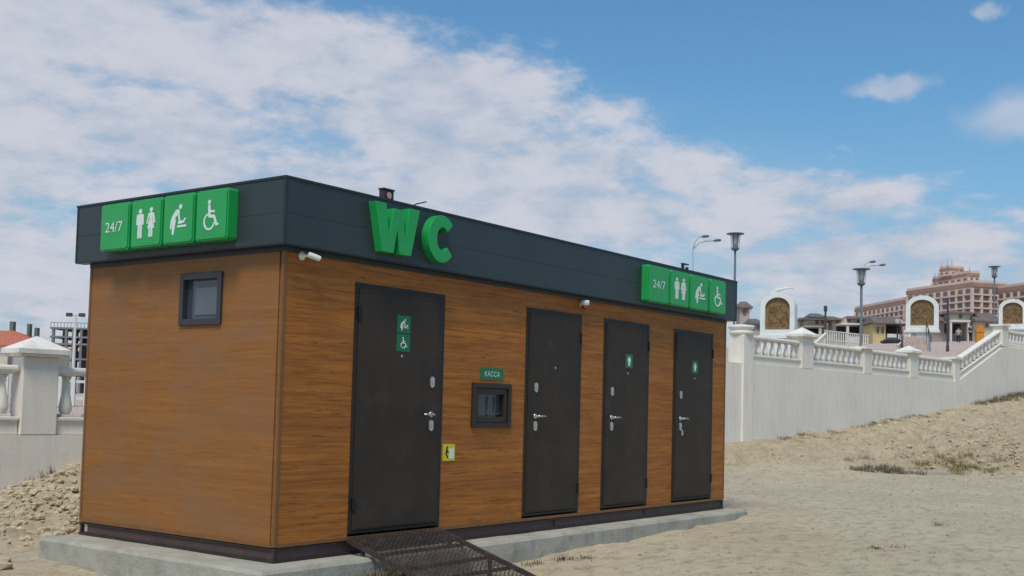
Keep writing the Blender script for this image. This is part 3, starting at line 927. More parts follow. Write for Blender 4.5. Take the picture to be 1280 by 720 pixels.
al = empty('alarm_beacon', (4.09, 0, 2.18), 'small white and red alarm beacon above the second door', 'alarm')
mb = MB(); mb.smooth = True
mb.lathe([(.028, .0), (.044, .01), (.046, .045), (.040, .055)], (4.095, -.055, 2.175), 14).build('beacon_base', M['white_plastic'], al)
mb = MB(); mb.smooth = True
mb.lathe([(.004, -.045), (.022, -.040), (.034, -.020), (.036, -.001)], (4.095, -.055, 2.175), 14).build('beacon_lens', M['red_plastic'], al)
MB().box(4.075, 4.115, -.02, 0, 2.17, 2.215).build('bracket', M['white_plastic'], al)

e_ = empty('plate_sign', (2.43, -.002, 1.347), 'green till plate lettered KACCA above the small brown window', 'sign')
mb = MB().extrude(rrect(.352, .112, .008, 3), (2.432, 0, 1.347), X, Z, -Y, 0, .006); mb.build('plate', M['green_dark'], e_)
mb = MB(); add_text(mb, 'КАССА', .23, .05, (2.432, 0, 1.347), X, Z, -Y, .008, (.176, .056)); mb.build('lettering', M['white_print'], e_)

e_ = empty('yellow_sticker', (1.93, -.002, .602), 'small yellow and white sign beside the first door below its handle', 'sign')
mb = MB().extrude(rrect(.166, .150, .006, 2), (1.925, 0, .604), X, Z, -Y, 0, .005); mb.build('plate', M['yellow'], e_)
mb = MB(); mb.extrude([(.085, .02), (.150, .02), (.150, .115), (.085, .105)], (1.925, 0, .604), X, Z, -Y, .005, .0065); mb.build('white_label', M['white_print'], e_)
mb = MB()
for i, sh in enumerate([disc((.056, .118), .011), capsule((.052, .100), (.045, .062), .010), capsule((.047, .06), (.066, .03), .007), capsule((.054, .09), (.078, .075), .005)]):
    mb.extrude(sh, (1.925, 0, .604), X, Z, -Y, .005, .0062 + .0003 * i)
mb.build('pictogram', M['black'], e_)

# ------------------------------------------------------------------ mesh ramp
rx0, rx1 = .766, 1.896
ry0, ry1, rz0, rz1 = -.012, -1.42, .012, -.395
rp = empty('metal_ramp', (rx0, -.5, -.36), 'brown steel mesh ramp sloping down from the first door', 'ramp')


def rpt(t, x, dz=0.0): return (x, ry0 + (ry1 - ry0) * t, rz0 + (rz1 - rz0) * t + dz)


mb = MB()
for x in (rx0, rx1):
    for k in range(1):
        mb = MB(); b = 0
        for t in (0, 1):
            for (dx, dz) in ((-.014, -.034), (.014, -.034), (.014, .004), (-.014, .004)):
                mb.v.append(rpt(t, x + dx, dz))
        for q in ((0, 1, 2, 3), (7, 6, 5, 4), (0, 4, 5, 1), (1, 5, 6, 2), (2, 6, 7, 3), (3, 7, 4, 0)): mb.face([b + i for i in q])
        mb.build('side_rail', M['ramp_steel'], rp)
for t in (.012, .22, .42, .58, .80, .985):
    mb = MB()
    p = rpt(t, rx0 + .0145, -.034)
    mb.box(rx0 + .0145, rx1 - .0145, p[1] - .014, p[1] + .014, p[2] - .0, p[2] + .028)
    mb.build('crossbar', M['ramp_steel'], rp)
# expanded metal: strands run both ways across the deck
mb = MB()
Ld = math.hypot(ry1 - ry0, rz1 - rz0); Wr = rx1 - rx0 - .02
pitch_x, pitch_t = .058, .040


def strand(u0, v0, u1, v1, off):
    # u across, v along the slope; clip to deck
    def P(u, v, dd=0):
        t = v / Ld
        y_, z_ = ry0 + (ry1 - ry0) * t, rz0 + (rz1 - rz0) * t
        return (rx0 + .01 + u, y_, z_ + dd)
    dx, dv = u1 - u0, v1 - v0; ln = math.hypot(dx, dv)
    nx, nv = -dv / ln * .0034, dx / ln * .0034
    b = len(mb.v)
    for (u, v) in ((u0, v0), (u1, v1)):
        mb.v += [P(u + nx, v + nv, off), P(u - nx, v - nv, off), P(u - nx, v - nv, off + .004), P(u + nx, v + nv, off + .004)]
    for q in ((1, 0, 4, 5), (2, 1, 5, 6), (3, 2, 6, 7), (0, 3, 7, 4)): mb.face([b + i for i in q])


sl_ = pitch_t / pitch_x * 1.0
for sgn in (1, -1):
    k = -int(Wr * sl_ / pitch_t) - 2
    while k * pitch_t < Ld + Wr * sl_:
        v0 = k * pitch_t
        # line v = v0 + sgn*sl_*u
        us = [0, Wr]
        vs_ = [v0 + sgn * sl_ * u for u in us]
        a_, b_ = us
        def uat(v): return (v - v0) / (sgn * sl_)
        lo, hi = 0, Wr
        for lim in (0, Ld):
            pass
        u_a, u_b = sorted((uat(0), uat(Ld)))
        lo, hi = max(0, u_a), min(Wr, u_b)
        if hi - lo > .01: strand(lo, v0 + sgn * sl_ * lo, hi, v0 + sgn * sl_ * hi, 0.0005 + (.0042 if sgn > 0 else 0))
        k += 1
mb.build('mesh_deck', M['ramp_steel'], rp)
for (x, t, top) in ((rx0 + .03, .10, 0), (rx0 + .03, .42, 0), (rx1 - .02, .42, 0), (rx1 - .02, .10, 0), (rx0 + .03, .8, 0), (rx1 - .02, .8, 0)):
    p = rpt(t, x, -.03); zb_ = gz(p[0], p[1]) - .03
    if p[1] > -.28: zb_ = -.121
    MB().box(x - .014, x + .014, p[1] - .014, p[1] + .014, zb_, p[2]).build('leg', M['ramp_steel'], rp)

# ------------------------------------------------------------------ balustrade wall
BZ0 = -.9
gwall = 'stretches of the white balustrade wall'


def wall_thing(s_ref, z_ref, label):
    o = empty('balustrade_wall', wpt(s_ref, 0, z_ref), label, 'wall', gwall, WROT, local=True)
    o['_s'] = s_ref; o['_z'] = z_ref
    return o


def lw(root, s, d, z): return (s - root['_s'], d, z - root['_z'])


def wall_base(root, segs, thick=.34, d0=-.17):
    """segs: (s0, z0, s1, z1) top line; sheet of real thickness"""
    for (s0, z0, s1, z1) in segs:
        mb = MB(); b = 0
        for s, z in ((s0, z0), (s1, z1)):
            for d, zz_ in ((d0, BZ0), (d0 + thick, BZ0), (d0 + thick, z), (d0, z)): mb.v.append(lw(root, s, d, zz_))
        for q in ((0, 4, 5, 1), (1, 5, 6, 2), (2, 6, 7, 3), (3, 7, 4, 0), (0, 1, 2, 3), (7, 6, 5, 4)): mb.face(q)
        mb.build('base_wall', M['whitewash'], root)


def beam(root, name, s0, z0, s1, z1, d0, d1, h0, h1, mt, n=1, bev=.012):
    mb = MB()
    for s, z in ((s0, z0), (s1, z1)):
        for d, hz_ in ((d0, h0), (d1, h0), (d1, h1), (d0, h1)): mb.v.append(lw(root, s, d, z + hz_))
    for q in ((0, 4, 5, 1), (1, 5, 6, 2), (2, 6, 7, 3), (3, 7, 4, 0), (0, 1, 2, 3), (7, 6, 5, 4)): mb.face(q)
    return mb.build(name, mt, root, bevel=bev)


def baluster_mesh(h, r):
    mb = MB(); mb.smooth = False
    mb.box(-r, r, -r, r, 0, h * .07); mb.box(-r, r, -r, r, h * .94, h)
    mb.smooth = True
    mb.lathe([(r * .62, h * .07), (r * .92, h * .12), (r * 1.0, h * .24), (r * .82, h * .40), (r * .55, h * .62), (r * .42, h * .76), (r * .62, h * .80), (r * .45, h * .84), (r * .80, h * .94)], (0, 0, 0), 10)
    return mb.mesh('baluster', M['whitewash_side'])


BAL_L = baluster_mesh(.58, .088)
BAL_R = baluster_mesh(.40, .080)


def balustrade(root, s0, z0, s1, z1, plinth, bal, h, rail, sp=.365):
    beam(root, 'plinth', s0, z0, s1, z1, -.115, .115, 0.002, plinth, M['whitewash'])
    beam(root, 'plinth_moulding', s0, z0, s1, z1, -.150, .150, plinth - .05, plinth, M['whitewash_side']) if plinth > .2 else None
    beam(root, 'rail', s0, z0, s1, z1, -.115, .115, plinth + h - .002, plinth + h + rail, M['whitewash_side'], bev=.03)
    n = max(1, int(round((s1 - s0) / sp)))
    for k in range(n):
        s = s0 + (k + .5) * (s1 - s0) / n
        z = z0 + (z1 - z0) * (k + .5) / n
        inst(bal, 'baluster', root, lw(root, s, 0, z + plinth))


def pier(root, s, w, z0, ztop, cap, capz):
    mb = MB(); a, b = s - w / 2, s + w / 2; hw = .176 if cap != 'round' else .22
    p0 = lw(root, a, -hw, z0); p1 = lw(root, b, hw, ztop)
    mb.box(p0[0], p1[0], p0[1], p1[1], p0[2], p1[2])
    po = mb.build('pier', M['whitewash'], root, bevel=.012)
    c = lw(root, s, 0, ztop)
    mb = MB()
    if cap == 'pyramid':
        o = w * .5 + .11
        o2 = .176 + .10
        mb.box(c[0] - o + .05, c[0] + o - .05, -o2 + .03, o2 - .03, c[2], c[2] + .04)
        mb.box(c[0] - o, c[0] + o, -o2, o2, c[2] + .04, c[2] + .10)
        b = len(mb.v)
        mb.v += [(c[0] - o, -o2, c[2] + .10), (c[0] + o, -o2, c[2] + .10), (c[0] + o, o2, c[2] + .10), (c[0] - o, o2, c[2] + .10), (c[0], 0, c[2] + capz)]
        for q in ((0, 1, 4), (1, 2, 4), (2, 3, 4), (3, 0, 4)): mb.face([b + i for i in q])
    elif cap == 'round':
        mb.smooth = True
        r = w / 2 * 1.18
        mb.lathe([(r * .98, 0), (r * 1.10, .03), (r * 1.12, .08), (r * 1.0, .10), (r * 1.0, .13), (r * 1.18, .17), (r * 1.18, .23), (r * .2, .26)], (c[0], 0, c[2]), 20)
    else:
        o = w * .5 + .07
        mb.box(c[0] - o, c[0] + o, -.24, .24, c[2], c[2] + .07)
    mb.build('pier_cap', M['whitewash_side'], po)
    return po


LZ, RZ, HZ = .58, 2.32, 3.72
wl = wall_thing(-17.45, -.1, 'white plastered wall with chunky balusters left of the cabin, behind the rubble heap')
wall_base(wl, [(-30, LZ, -21.3, LZ), (-21.3, LZ, -16.6, LZ), (-16.6, LZ, -13, LZ), (-13, LZ, -7, LZ + .87)])
pier(wl, -17.50, .48, LZ + .001, 1.60, 'pyramid', .28)
pier(wl, -21.2, .56, LZ + .001, 1.60, 'pyramid', .28)
pier(wl, -13.7, .56, LZ + .001, 1.60, 'pyramid', .28)
for a, b in ((-25, -21.5), (-20.9, -17.75), (-17.25, -14.0)):
    balustrade(wl, a, LZ, b, LZ, .235, BAL_L, .58, .085)
wr = wall_thing(3.1, .4, 'long white retaining wall with balustrade right of the cabin, stepping up at the far end')
wall_base(wr, [(-7, LZ + .87, -1.2, RZ), (-1.2, RZ, 3.1, RZ), (3.1, RZ, 6.6, RZ), (6.6, RZ, 9.7, RZ), (9.7, RZ, 13.1, RZ), (13.1, RZ, 17.3, HZ), (17.3, HZ, 21.5, HZ), (21.5, HZ, 40, HZ)])
# the wall tops run on past each pier; piers stand on them
pier(wr, .02, .46, .2, 3.02, 'round', .3)
pier(wr, 3.05, .62, RZ + .001, 3.12, 'pyramid', .30)
pier(wr, 6.6, .50, RZ + .001, 3.03, 'flat', 0)
pier(wr, 9.75, .58, RZ + .001, 3.05, 'pyramid', .27)
pier(wr, 13.1, .42, .6, 3.06, 'flat', 0)
pier(wr, 17.45, .60, HZ + .001, HZ + .72, 'flat', 0)
pier(wr, 21.5, .55, HZ + .001, HZ + .72, 'flat', 0)
for a, b in ((.28, 2.74), (3.36, 6.32), (6.88, 9.46), (10.04, 12.85)):
    balustrade(wr, a, RZ, b, RZ, .23, BAL_R, .40, .085, .34)
balustrade(wr, 13.35, RZ + .09, 17.15, HZ - .10, .22, BAL_R, .36, .085, .36)
balustrade(wr, 17.75, HZ, 21.2, HZ, .14, BAL_R, .40, .085, .36)
balustrade(wr, 21.8, HZ, 28, HZ, .14, BAL_R, .40, .085, .36)


# ------------------------------------------------------------------ arched relief monuments
def monument(x, y, ang, z0, w, h, base_h, t, label, ornament, pedestal):
    root = empty('relief_monument', (x, y, pz(x, y) - .3), label, 'monument', 'arched relief monuments on the plaza', ang, local=True)
    zg = pz(x, y) - .3
    zb_ = z0 - zg
    mb = MB()
    n = 14
    hw = w / 2; spring = h * .66
    prof = [(-hw, 0), (hw, 0), (hw, spring)] + [(hw * math.cos(math.pi * k / n), spring + (h - spring) * math.sin(math.pi * k / n)) for k in range(1, n)] + [(-hw, spring)]
    iw = hw * .72; i0 = h * .13; isp = h * .64; ih = h * .88
    ip = [(-iw, i0), (iw, i0), (iw, isp)] + [(iw * math.cos(math.pi * k / n), isp + (ih - isp) * math.sin(math.pi * k / n)) for k in range(1, n)] + [(-iw, isp)]
    O = (0, 0, zb_)
    b = len(mb.v); k_ = len(prof)
    for d in (0, t):
        mb.v += [(p[0], d, zb_ + p[1]) for p in prof]
    for d in (0, .16):
        mb.v += [(p[0], d, zb_ + p[1]) for p in ip]
    for i in range(k_):
        j = (i + 1) % k_
        mb.face((b + i, b + j, b + 2 * k_ + j, b + 2 * k_ + i)[::1])
        mb.face((b + j, b + i, b + k_ + i, b + k_ + j)[::1])
        mb.face((b + 2 * k_ + i, b + 2 * k_ + j, b + 3 * k_ + j, b + 3 * k_ + i))
    mb.face([b + k_ + i for i in reversed(range(k_))])
    mb.build('arch_surround', M['monument'], root)
    mb = MB(); mb.extrude([(p[0] * 1.0, p[1]) for p in ip], (0, 0, zb_), X, Z, -Y, -.2, -.10)
    random.seed(int(x * 10))
    pn = mb.build('relief_panel', M['bronze'], root)
    mb = MB()
    for k in range(95):   # raised figures, flattened lumps and curling folds
        px = random.uniform(-iw * .82, iw * .82); pzz = random.uniform(i0 + .08, ih - .25 - .15 * abs(px / iw))
        a = random.uniform(-.9, .9); l_ = random.uniform(.06, .20)
        mb.tube([(px, -.0 + .10, zb_ + pzz), (px + l_ * .5 * math.sin(a), .085, zb_ + pzz + l_ * .5 * math.cos(a)), (px + l_ * math.sin(a * .4), .10, zb_ + pzz + l_ * math.cos(a * .4))], [.008, .020, .007], 5)
    tag(mb.build('relief_figures', M['bronze'], pn), kind='stuff')
    MB().box(-hw - .05, hw + .05, -.06, t + .06, zb_ - .10, zb_ - .002).build('ledge', M['monument'], root)
    pw = hw * pedestal
    MB().box(-pw, pw, .04, t - .04, 0, zb_ - .101).build('pedestal', M['monument'], root)
    if ornament:
        mb = MB(); mb.smooth = True
        zt_ = zb_ + h
        mb.tube([(-.18, .15, zt_ - .04), (-.05, .15, zt_ + .08), (.10, .15, zt_ + .13), (.2, .15, zt_ + .10)], [.03, .06, .035, .01], 6)
        mb.tube([(-.05, .15, zt_ + .06), (.25, .15, zt_ + .14), (.50, .15, zt_ + .13)], [.05, .035, .01], 6)
        mb.tube([(-.06, .15, zt_ + .02), (-.28, .15, zt_ - .02), (-.36, .15, zt_ - .08)], [.05, .03, .01], 6)
        mb.build('bird_ornament', M['monument'], root)
    return root


monument(29.85, 9.15, R(-77), 3.74, 1.14, 1.44, 0, .55, 'white arched monument with bronze relief nearest the cabin, topped by a small bird', True, .96)
monument(42.75, 8.35, R(-76), 4.80, 1.30, 1.46, 0, .5, 'white arched monument with bronze relief on a narrow pedestal, in front of the pink hotel', False, .42)
monument(55.5, 7.75, R(-78), 5.80, 1.30, 1.46, 0, .55, 'white arched monument with dark relief at the right edge above the stairs', False, .9)


# ------------------------------------------------------------------ lamps
def disc_lamp(x, y, top, k, label):
    zg = pz(x, y) - .05
    root = empty('street_lamp', (x, y, zg), label, 'street lamp', 'disc-topped street lamps on the plaza', 0, local=True)
    H = top - zg
    mb = MB(); mb.smooth = True
    mb.lathe([(.10 * k, 0), (.10 * k, .25), (.062 * k, .3), (.055 * k, H - .82 * k)], (0, 0, 0), 8); mb.build('post', M['lamp_post'], root)
    mb = MB(); mb.smooth = True
    mb.lathe([(.12 * k, H - .84 * k), (.19 * k, H - .76 * k), (.19 * k, H - .70 * k)], (0, 0, 0), 10); mb.build('lantern_base', M['lamp_post'], root)
    mb = MB(); mb.smooth = True
    mb.lathe([(.12 * k, H - .70 * k), (.20 * k, H - .06 * k)], (0, 0, 0), 10); mb.build('lantern_glass', M['lamp_glass'], root)
    mb = MB()
    for q in range(6):
        a = q * math.pi / 3
        mb.tube([(.17 * k * math.cos(a), .17 * k * math.sin(a), H - .70 * k), (.235 * k * math.cos(a), .235 * k * math.sin(a), H - .05 * k)], .012 * k, 4)
    mb.build('lantern_rib', M['lamp_post'], root)
    mb = MB(); mb.lathe([(.10 * k, H - .07 * k), (.42 * k, H - .05 * k), (.42 * k, H - .015 * k), (.12 * k, H)], (0, 0, 0), 16); mb.build('disc_shade', M['lamp_post'], root)


disc_lamp(36.05, 13.72, 8.35, .84, 'grey disc-topped street lamp rising just behind the right end of the cabin')
disc_lamp(48.95, 13.2, 8.35, 1.0, 'grey disc-topped street lamp standing left of the pink hotel')
disc_lamp(75.95, 13.7, 11.6, .95, 'grey disc-topped street lamp in front of the right part of the pink hotel')


def arm_light(x, y, z, k, label):
    zg = pz(x, y) - .1; H = z - zg
    root = empty('street_light', (x, y, zg), label, 'street light', 'double-arm street lights', math.atan2(-.8, .6), local=True)
    mb = MB(); mb.smooth = True
    mb.lathe([(.09 * k, 0), (.05 * k, H - .1)], (0, 0, 0), 7); mb.build('post', M['steel_grey'], root)
    for (dx, dy, dz) in ((.55 * k, 0, .66 * k), (1.35 * k, .3, .48 * k)):
        mb = MB(); mb.smooth = True
        mb.tube([(0, 0, H - .12), (dx * .25, dy * .2, H + dz * .55), (dx * .6, dy * .6, H + dz * .92), (dx, dy, H + dz)], .028 * k, 5)
        ar = mb.build('arm', M['steel_grey'], root)
        mb = MB(); mb.smooth = True
        mb.tube([(dx - .05, dy, H + dz), (dx + .12 * k, dy, H + dz + .03), (dx + .36 * k, dy, H + dz + .06), (dx + .44 * k, dy, H + dz + .06)], [.04 * k, .09 * k, .08 * k, .02], 7)
        mb.build('lamp_head', M['lamp_post'], ar)


arm_light(56.4, 26.4, 11.2, 1.0, 'tall thin street light with two curved arms behind the cabin roof')
arm_light(87.1, 26.9, 13.2, 1.15, 'distant two-armed street light seen behind the middle disc-topped lamp')

mb = MB(); zg = pz(80.7, 27.5)
mb.lathe([(.10, zg), (.08, 9.3), (.14, 9.35), (.14, 9.75)], (80.7, 27.5, 0), 7)
tag(mb.build('utility_pole', M['dark_post']), 'thin dark pole above the cream houses', 'pole')
mb = MB(); zg = pz(55.7, 11)
mb.lathe([(.085, zg), (.085, 4.9), (.065, 5.0), (.06, 7.45)], (55.7, 11.0, 0), 8)
tag(mb.build('dark_post', M['dark_post']), 'dark brown post behind the balustrade, left of the rising stair rail', 'pole')

# ------------------------------------------------------------------ houses beyond the plaza (local X to the right, Y away)
HA = math.atan2(-.8, .6)


def lb(mb, x0, x1, y0, y1, z0, z1): return mb.box(x0, x1, y0, y1, z0, z1)


def hip(mb, x0, x1, y0, y1, z0, z1, rx=.3, ry=.5):
    b = len(mb.v)
    cx0, cx1 = x0 + (x1 - x0) * rx, x1 - (x1 - x0) * rx; cy = (y0 + y1) / 2
    mb.v += [(x0, y0, z0), (x1, y0, z0), (x1, y1, z0), (x0, y1, z0), (cx0, cy, z1), (cx1, cy, z1),
             (x0, y0, z0 - .12), (x1, y0, z0 - .12), (x1, y1, z0 - .12), (x0, y1, z0 - .12)]
    for q in ((0, 1, 5, 4), (1, 2, 5), (2, 3, 4, 5), (3, 0, 4), (6, 7, 1, 0), (7, 8, 2, 1), (8, 9, 3, 2), (9, 6, 0, 3), (9, 8, 7, 6)): mb.face([b + i for i in q])
    return mb


def spot(px, Zd):
    v = FW + RT * ((px - 640) / 1428.13)
    p = CAM + v * Zd
    return p.x, p.y


def villa(cx, Zd, label, roofs, parts):
    """parts in image pixels (k metres each) across, depth in metres, heights from image rows"""
    x, y = spot(cx, Zd)
    k = Zd / 1428.13; hz = 493.6 + .02555 * cx  # metres per image pixel at this depth, and the image row of the horizon
    zg = pz(x, y) - .6
    root = empty('house', (x, y, zg), label, 'house', 'villas beyond the plaza', HA, local=True)

    def up(py): return 1.09 + (hz - py) * k - zg
    for nm, mt, (a, b, t, bo), (d0, d1) in parts:
        MB().box((a - cx) * k, (b - cx) * k, d0, d1, up(bo), up(t)).build(nm, M[mt], root)
    for (a, b, t, bo), (d0, d1), rx, mt in roofs:
        hip(MB(), (a - cx) * k, (b - cx) * k, d0, d1, up(bo), up(t), rx).build('roof', M[mt], root)
    return root


villa(1018, 100, 'cream villa with open porch and a rounded grey-green roof, left of the tall dark pole',
      [((1010, 1031, 390.5, 396), (-.6, 2.4), .25, 'roof_green'), ((1000, 1038, 395.8, 399.5), (-1.3, 4), .1, 'roof_brown')],
      [('wall', 'cream', (1003, 1047, 400, 440), (1.2, 3.6)), ('upper_wall', 'cream', (1007, 1028, 400, 407.8), (-.6, 1.19)),
       ('window', 'win_far', (1016.5, 1020.5, 401, 406), (-.66, -.55)), ('window', 'win_far', (1024, 1026.5, 401.5, 405.5), (-.66, -.55)),
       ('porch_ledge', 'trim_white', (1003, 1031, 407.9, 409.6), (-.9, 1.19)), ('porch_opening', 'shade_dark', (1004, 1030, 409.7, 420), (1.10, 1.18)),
       ('column', 'trim_white', (1020.8, 1023.8, 409.7, 440), (-.8, -.5)), ('column', 'trim_white', (1029.6, 1031.6, 409.7, 440), (-.8, -.5)), ('garden_wall', 'cream', (1000, 1047, 419, 440), (-1.4, -1.2))])
villa(1062, 97, 'cream villa with a dark porch between two white columns, right of the tall dark pole',
      [((1036, 1054, 393.6, 398.5), (.2, 3.4), .3, 'roof_brown'), ((1055, 1087, 393.2, 398.5), (-1.0, 3.8), .3, 'roof_brown')],
      [('wall', 'cream', (1048, 1086, 398.7, 440), (1.2, 3.2)), ('upper_wall', 'cream', (1053, 1076, 398.8, 404.6), (-.6, 1.19)),
       ('window', 'win_far', (1056.5, 1060, 400, 404), (-.66, -.55)), ('window', 'win_far', (1068, 1071, 400, 404), (-.66, -.55)),
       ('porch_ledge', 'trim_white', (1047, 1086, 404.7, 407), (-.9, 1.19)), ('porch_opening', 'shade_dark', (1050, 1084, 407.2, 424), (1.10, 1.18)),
       ('column', 'trim_white', (1055, 1057.6, 407.1, 440), (-.8, -.5)), ('column', 'trim_white', (1083, 1085.6, 407.1, 440), (-.8, -.5)), ('garden_wall', 'trim_white', (1057.8, 1082.8, 421.5, 440), (-.75, -.6))])
villa(1110, 94, 'yellow villa with two narrow windows and a broad brown roof, behind the parked dark car',
      [((1086, 1134, 394.5, 404.5), (-1.2, 3.5), .12, 'roof_brown'), ((1113, 1128, 398.6, 404.2), (-1.35, 1), .40, 'house_pink')],
      [('wall', 'cream_yellow', (1087.5, 1103.5, 404.8, 440), (-.7, 3)), ('wall', 'house_pink', (1103.6, 1133, 404.8, 440), (1.0, 3)),
       ('window', 'win_far', (1092.3, 1095, 410, 417.5), (-.76, -.65)), ('window', 'win_far', (1098.2, 1100.8, 410, 417.5), (-.76, -.65)),
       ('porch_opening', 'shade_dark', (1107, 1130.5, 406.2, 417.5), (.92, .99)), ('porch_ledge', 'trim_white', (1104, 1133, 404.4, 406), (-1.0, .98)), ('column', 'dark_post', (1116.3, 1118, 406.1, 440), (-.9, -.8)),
       ('column', 'trim_white', (1131, 1133.4, 406.1, 440), (-.9, -.7)), ('garden_wall', 'trim_white', (1105, 1130.8, 418.2, 440), (-.85, -.7))])
villa(1198, 105, 'pinkish villa with a brown roof and dark porch, in front of the hotel centre',
      [((1181, 1217, 387.3, 391.6), (-1.0, 3.5), .25, 'roof_brown'), ((1168, 1184, 391.5, 400), (.2, 3.5), .3, 'roof_brown')],
      [('wall', 'house_pink', (1171, 1214, 400.2, 440), (1.1, 3.2)), ('upper_wall', 'cream', (1185, 1213, 391.9, 400.8), (-.6, 1.09)),
       ('window', 'win_far', (1195.4, 1199, 393.7, 398.8), (-.66, -.55)), ('porch_ledge', 'trim_white', (1184, 1215, 400.9, 403.2), (-.8, 1.09)),
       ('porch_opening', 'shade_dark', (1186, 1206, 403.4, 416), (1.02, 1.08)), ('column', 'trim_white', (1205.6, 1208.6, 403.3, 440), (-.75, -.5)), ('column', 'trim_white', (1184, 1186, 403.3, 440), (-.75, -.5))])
villa(1232, 104, 'low pale villa under a wide grey-brown roof, right of the dark post',
      [((1214, 1250, 389.5, 401.8), (-1.0, 3.8), .08, 'roof_brown')],
      [('wall', 'cream', (1217, 1248, 402.1, 440), (-.5, 3.4)), ('window', 'win_far', (1229, 1232, 405, 410), (-.56, -.45)), ('window', 'win_far', (1240, 1243, 405, 410), (-.56, -.45)),
       ('awning', 'steel_grey', (1237, 1247, 403.2, 404.8), (-.9, -.52))])
villa(943, 90, 'low pinkish house with a grey-green roof, just right of the cabin end',
      [((934.5, 952, 397.3, 404), (-.8, 2.6), .22, 'roof_green')],
      [('wall', 'house_pink', (936, 950.5, 404.3, 440), (-.5, 2.2)), ('window', 'win_far', (938.5, 941.5, 408, 413), (-.56, -.45)), ('window', 'win_far', (945, 948, 408, 413), (-.56, -.45))])
villa(930, 100, 'tower house with flared brown roof beside the lamp post at the cabin end',
      [((920.5, 938.5, 376.3, 384), (-.7, 1.6), .28, 'roof_brown')],
      [('wall', 'house_pink', (923, 935, 384.3, 440), (-.4, 1.2)), ('window', 'win_far', (927, 931, 387, 394), (-.46, -.35)), ('column', 'trim_white', (936, 937.2, 384.3, 440), (-.55, -.45))])

# ------------------------------------------------------------------ pink hotel
def facade(mb_wall, mb_win, mb_band, A, B, z0, z1, floors, bays, inset=.25):
    """windows and bands along the wall edge A->B (outside on the right-hand side)"""
    A, B = Vector(A), Vector(B); U = (B - A); Ln = U.length; U /= Ln; N = Vector((U.y, -U.x, 0))
    H = (z1 - z0) / floors
    for f in range(floors):
        zf = z0 + f * H
        mb_band.extrude([(0, 0), (Ln, 0), (Ln, .28), (0, .28)], (A.x, A.y, zf), U, Z, N, 0.02, .30)
        for k in range(bays):
            w = Ln / bays
            mb_win.extrude([(k * w + w * .20, .40), (k * w + w * .80, .40), (k * w + w * .80, H - .12), (k * w + w * .20, H - .12)], (A.x, A.y, zf), U, Z, N, -.02, .06)
    for k in range(bays + 1):
        w = Ln / bays
        mb_band.extrude([(k * w - .25, 0), (k * w + .25, 0), (k * w + .25, z1 - z0), (k * w - .25, z1 - z0)], (A.x, A.y, z0), U, Z, N, .01, .25)


hotel = empty('hotel_building', (230, 55, 12), 'large stepped pink stone hotel on the skyline at right', 'building')


def prism(fp, z0, z1, cornice, floors, bays_per_m=.50):
    mb = MB(); n = len(fp)
    mb.extrude(fp, (0, 0, z0), X, Y, Z, 0, z1 - z0)
    mb.build('wall', M['pink_wall'], hotel)
    wn, bd = MB(), MB()
    for i in range(n):
        A = (*fp[i], 0); B = (*fp[(i + 1) % n], 0)
        mid = ((A[0] + B[0]) / 2, (A[1] + B[1]) / 2)
        U = Vector(B) - Vector(A); N = Vector((U.y, -U.x, 0))
        if N.dot(Vector((-6 - mid[0], -7 - mid[1], 0))) > 0:
            facade(None, wn, bd, A, B, z0, z1 - 1.2, floors, max(2, int(U.length * bays_per_m)))
    tag(wn.build('window_rows', M['win_far'], hotel), kind='stuff')
    tag(bd.build('pale_bands', M['pink_light'], hotel), kind='stuff')
    c = Vector((sum(p[0] for p in fp) / n, sum(p[1] for p in fp) / n))
    mb = MB(); mb.extrude([((p[0] - c.x) * 1.02 + c.x, (p[1] - c.y) * 1.03 + c.y) for p in fp], (0, 0, z1 - .9), X, Y, Z, 0, cornice)
    mb.build('cornice', M['pink_dark'], hotel)
    mb = MB()
    mb.extrude([((p[0] - c.x) * 1.01 + c.x, (p[1] - c.y) * 1.012 + c.y) for p in fp], (0, 0, z1 - .9 + cornice + .002), X, Y, Z, 0, .5)
    mb.build('parapet', M['pink_light'], hotel)


def quad_fp(A, B, C):   # near-left edge A->B then B->C, closed backwards
    A, B, C = Vector(A), Vector(B), Vector(C); D = A + (C - B)
    pts = [tuple(A), tuple(B), tuple(C), tuple(D)]
    ar = sum(pts[i][0] * pts[(i + 1) % 4][1] - pts[(i + 1) % 4][0] * pts[i][1] for i in range(4))
    return pts if ar > 0 else pts[::-1]


prism(quad_fp((232.9, 69.8), (222.2, 54.0), (229.0, 51.6 - 2.5)), 8, 27.6, .8, 14)
prism(quad_fp((239.5, 66.6), (231.6, 57.2), (233.2, 55.6)), 27.6, 30.8, .6, 2)
prism(quad_fp((236.8, 64.4), (234.9, 61.8), (238.5, 60)), 30.6, 32.6, .5, 1)
prism(quad_fp((250.0, 87.0), (233.6, 70.6), (240, 65)), 8, 25.9, .8, 14)
prism(quad_fp((228.2, 52.0), (208, 27.0), (216, 20)), 8, 26.7, .8, 14)
for (x_, y_, z_, h_) in ((235.2, 62.4, 32.9, 1.6), (236.2, 63.8, 32.9, 1.2), (235.6, 61.6, 32.9, 2.0), (231.6, 57.0, 31, 1.3), (232.6, 58.4, 31, .9), (233.5, 59.6, 31, 1.2), (238.8, 66.0, 31, 1.2), (229.0, 51.5, 28, .9), (226, 52.6, 28, .8)):
    mb = MB().lathe([(.14, z_ - .3), (.10, z_ + h_ * .3), (.03, z_ + h_ * .7)], (x_, y_, 0), 5)
    mb.build('finial', M['pink_wall'], hotel)

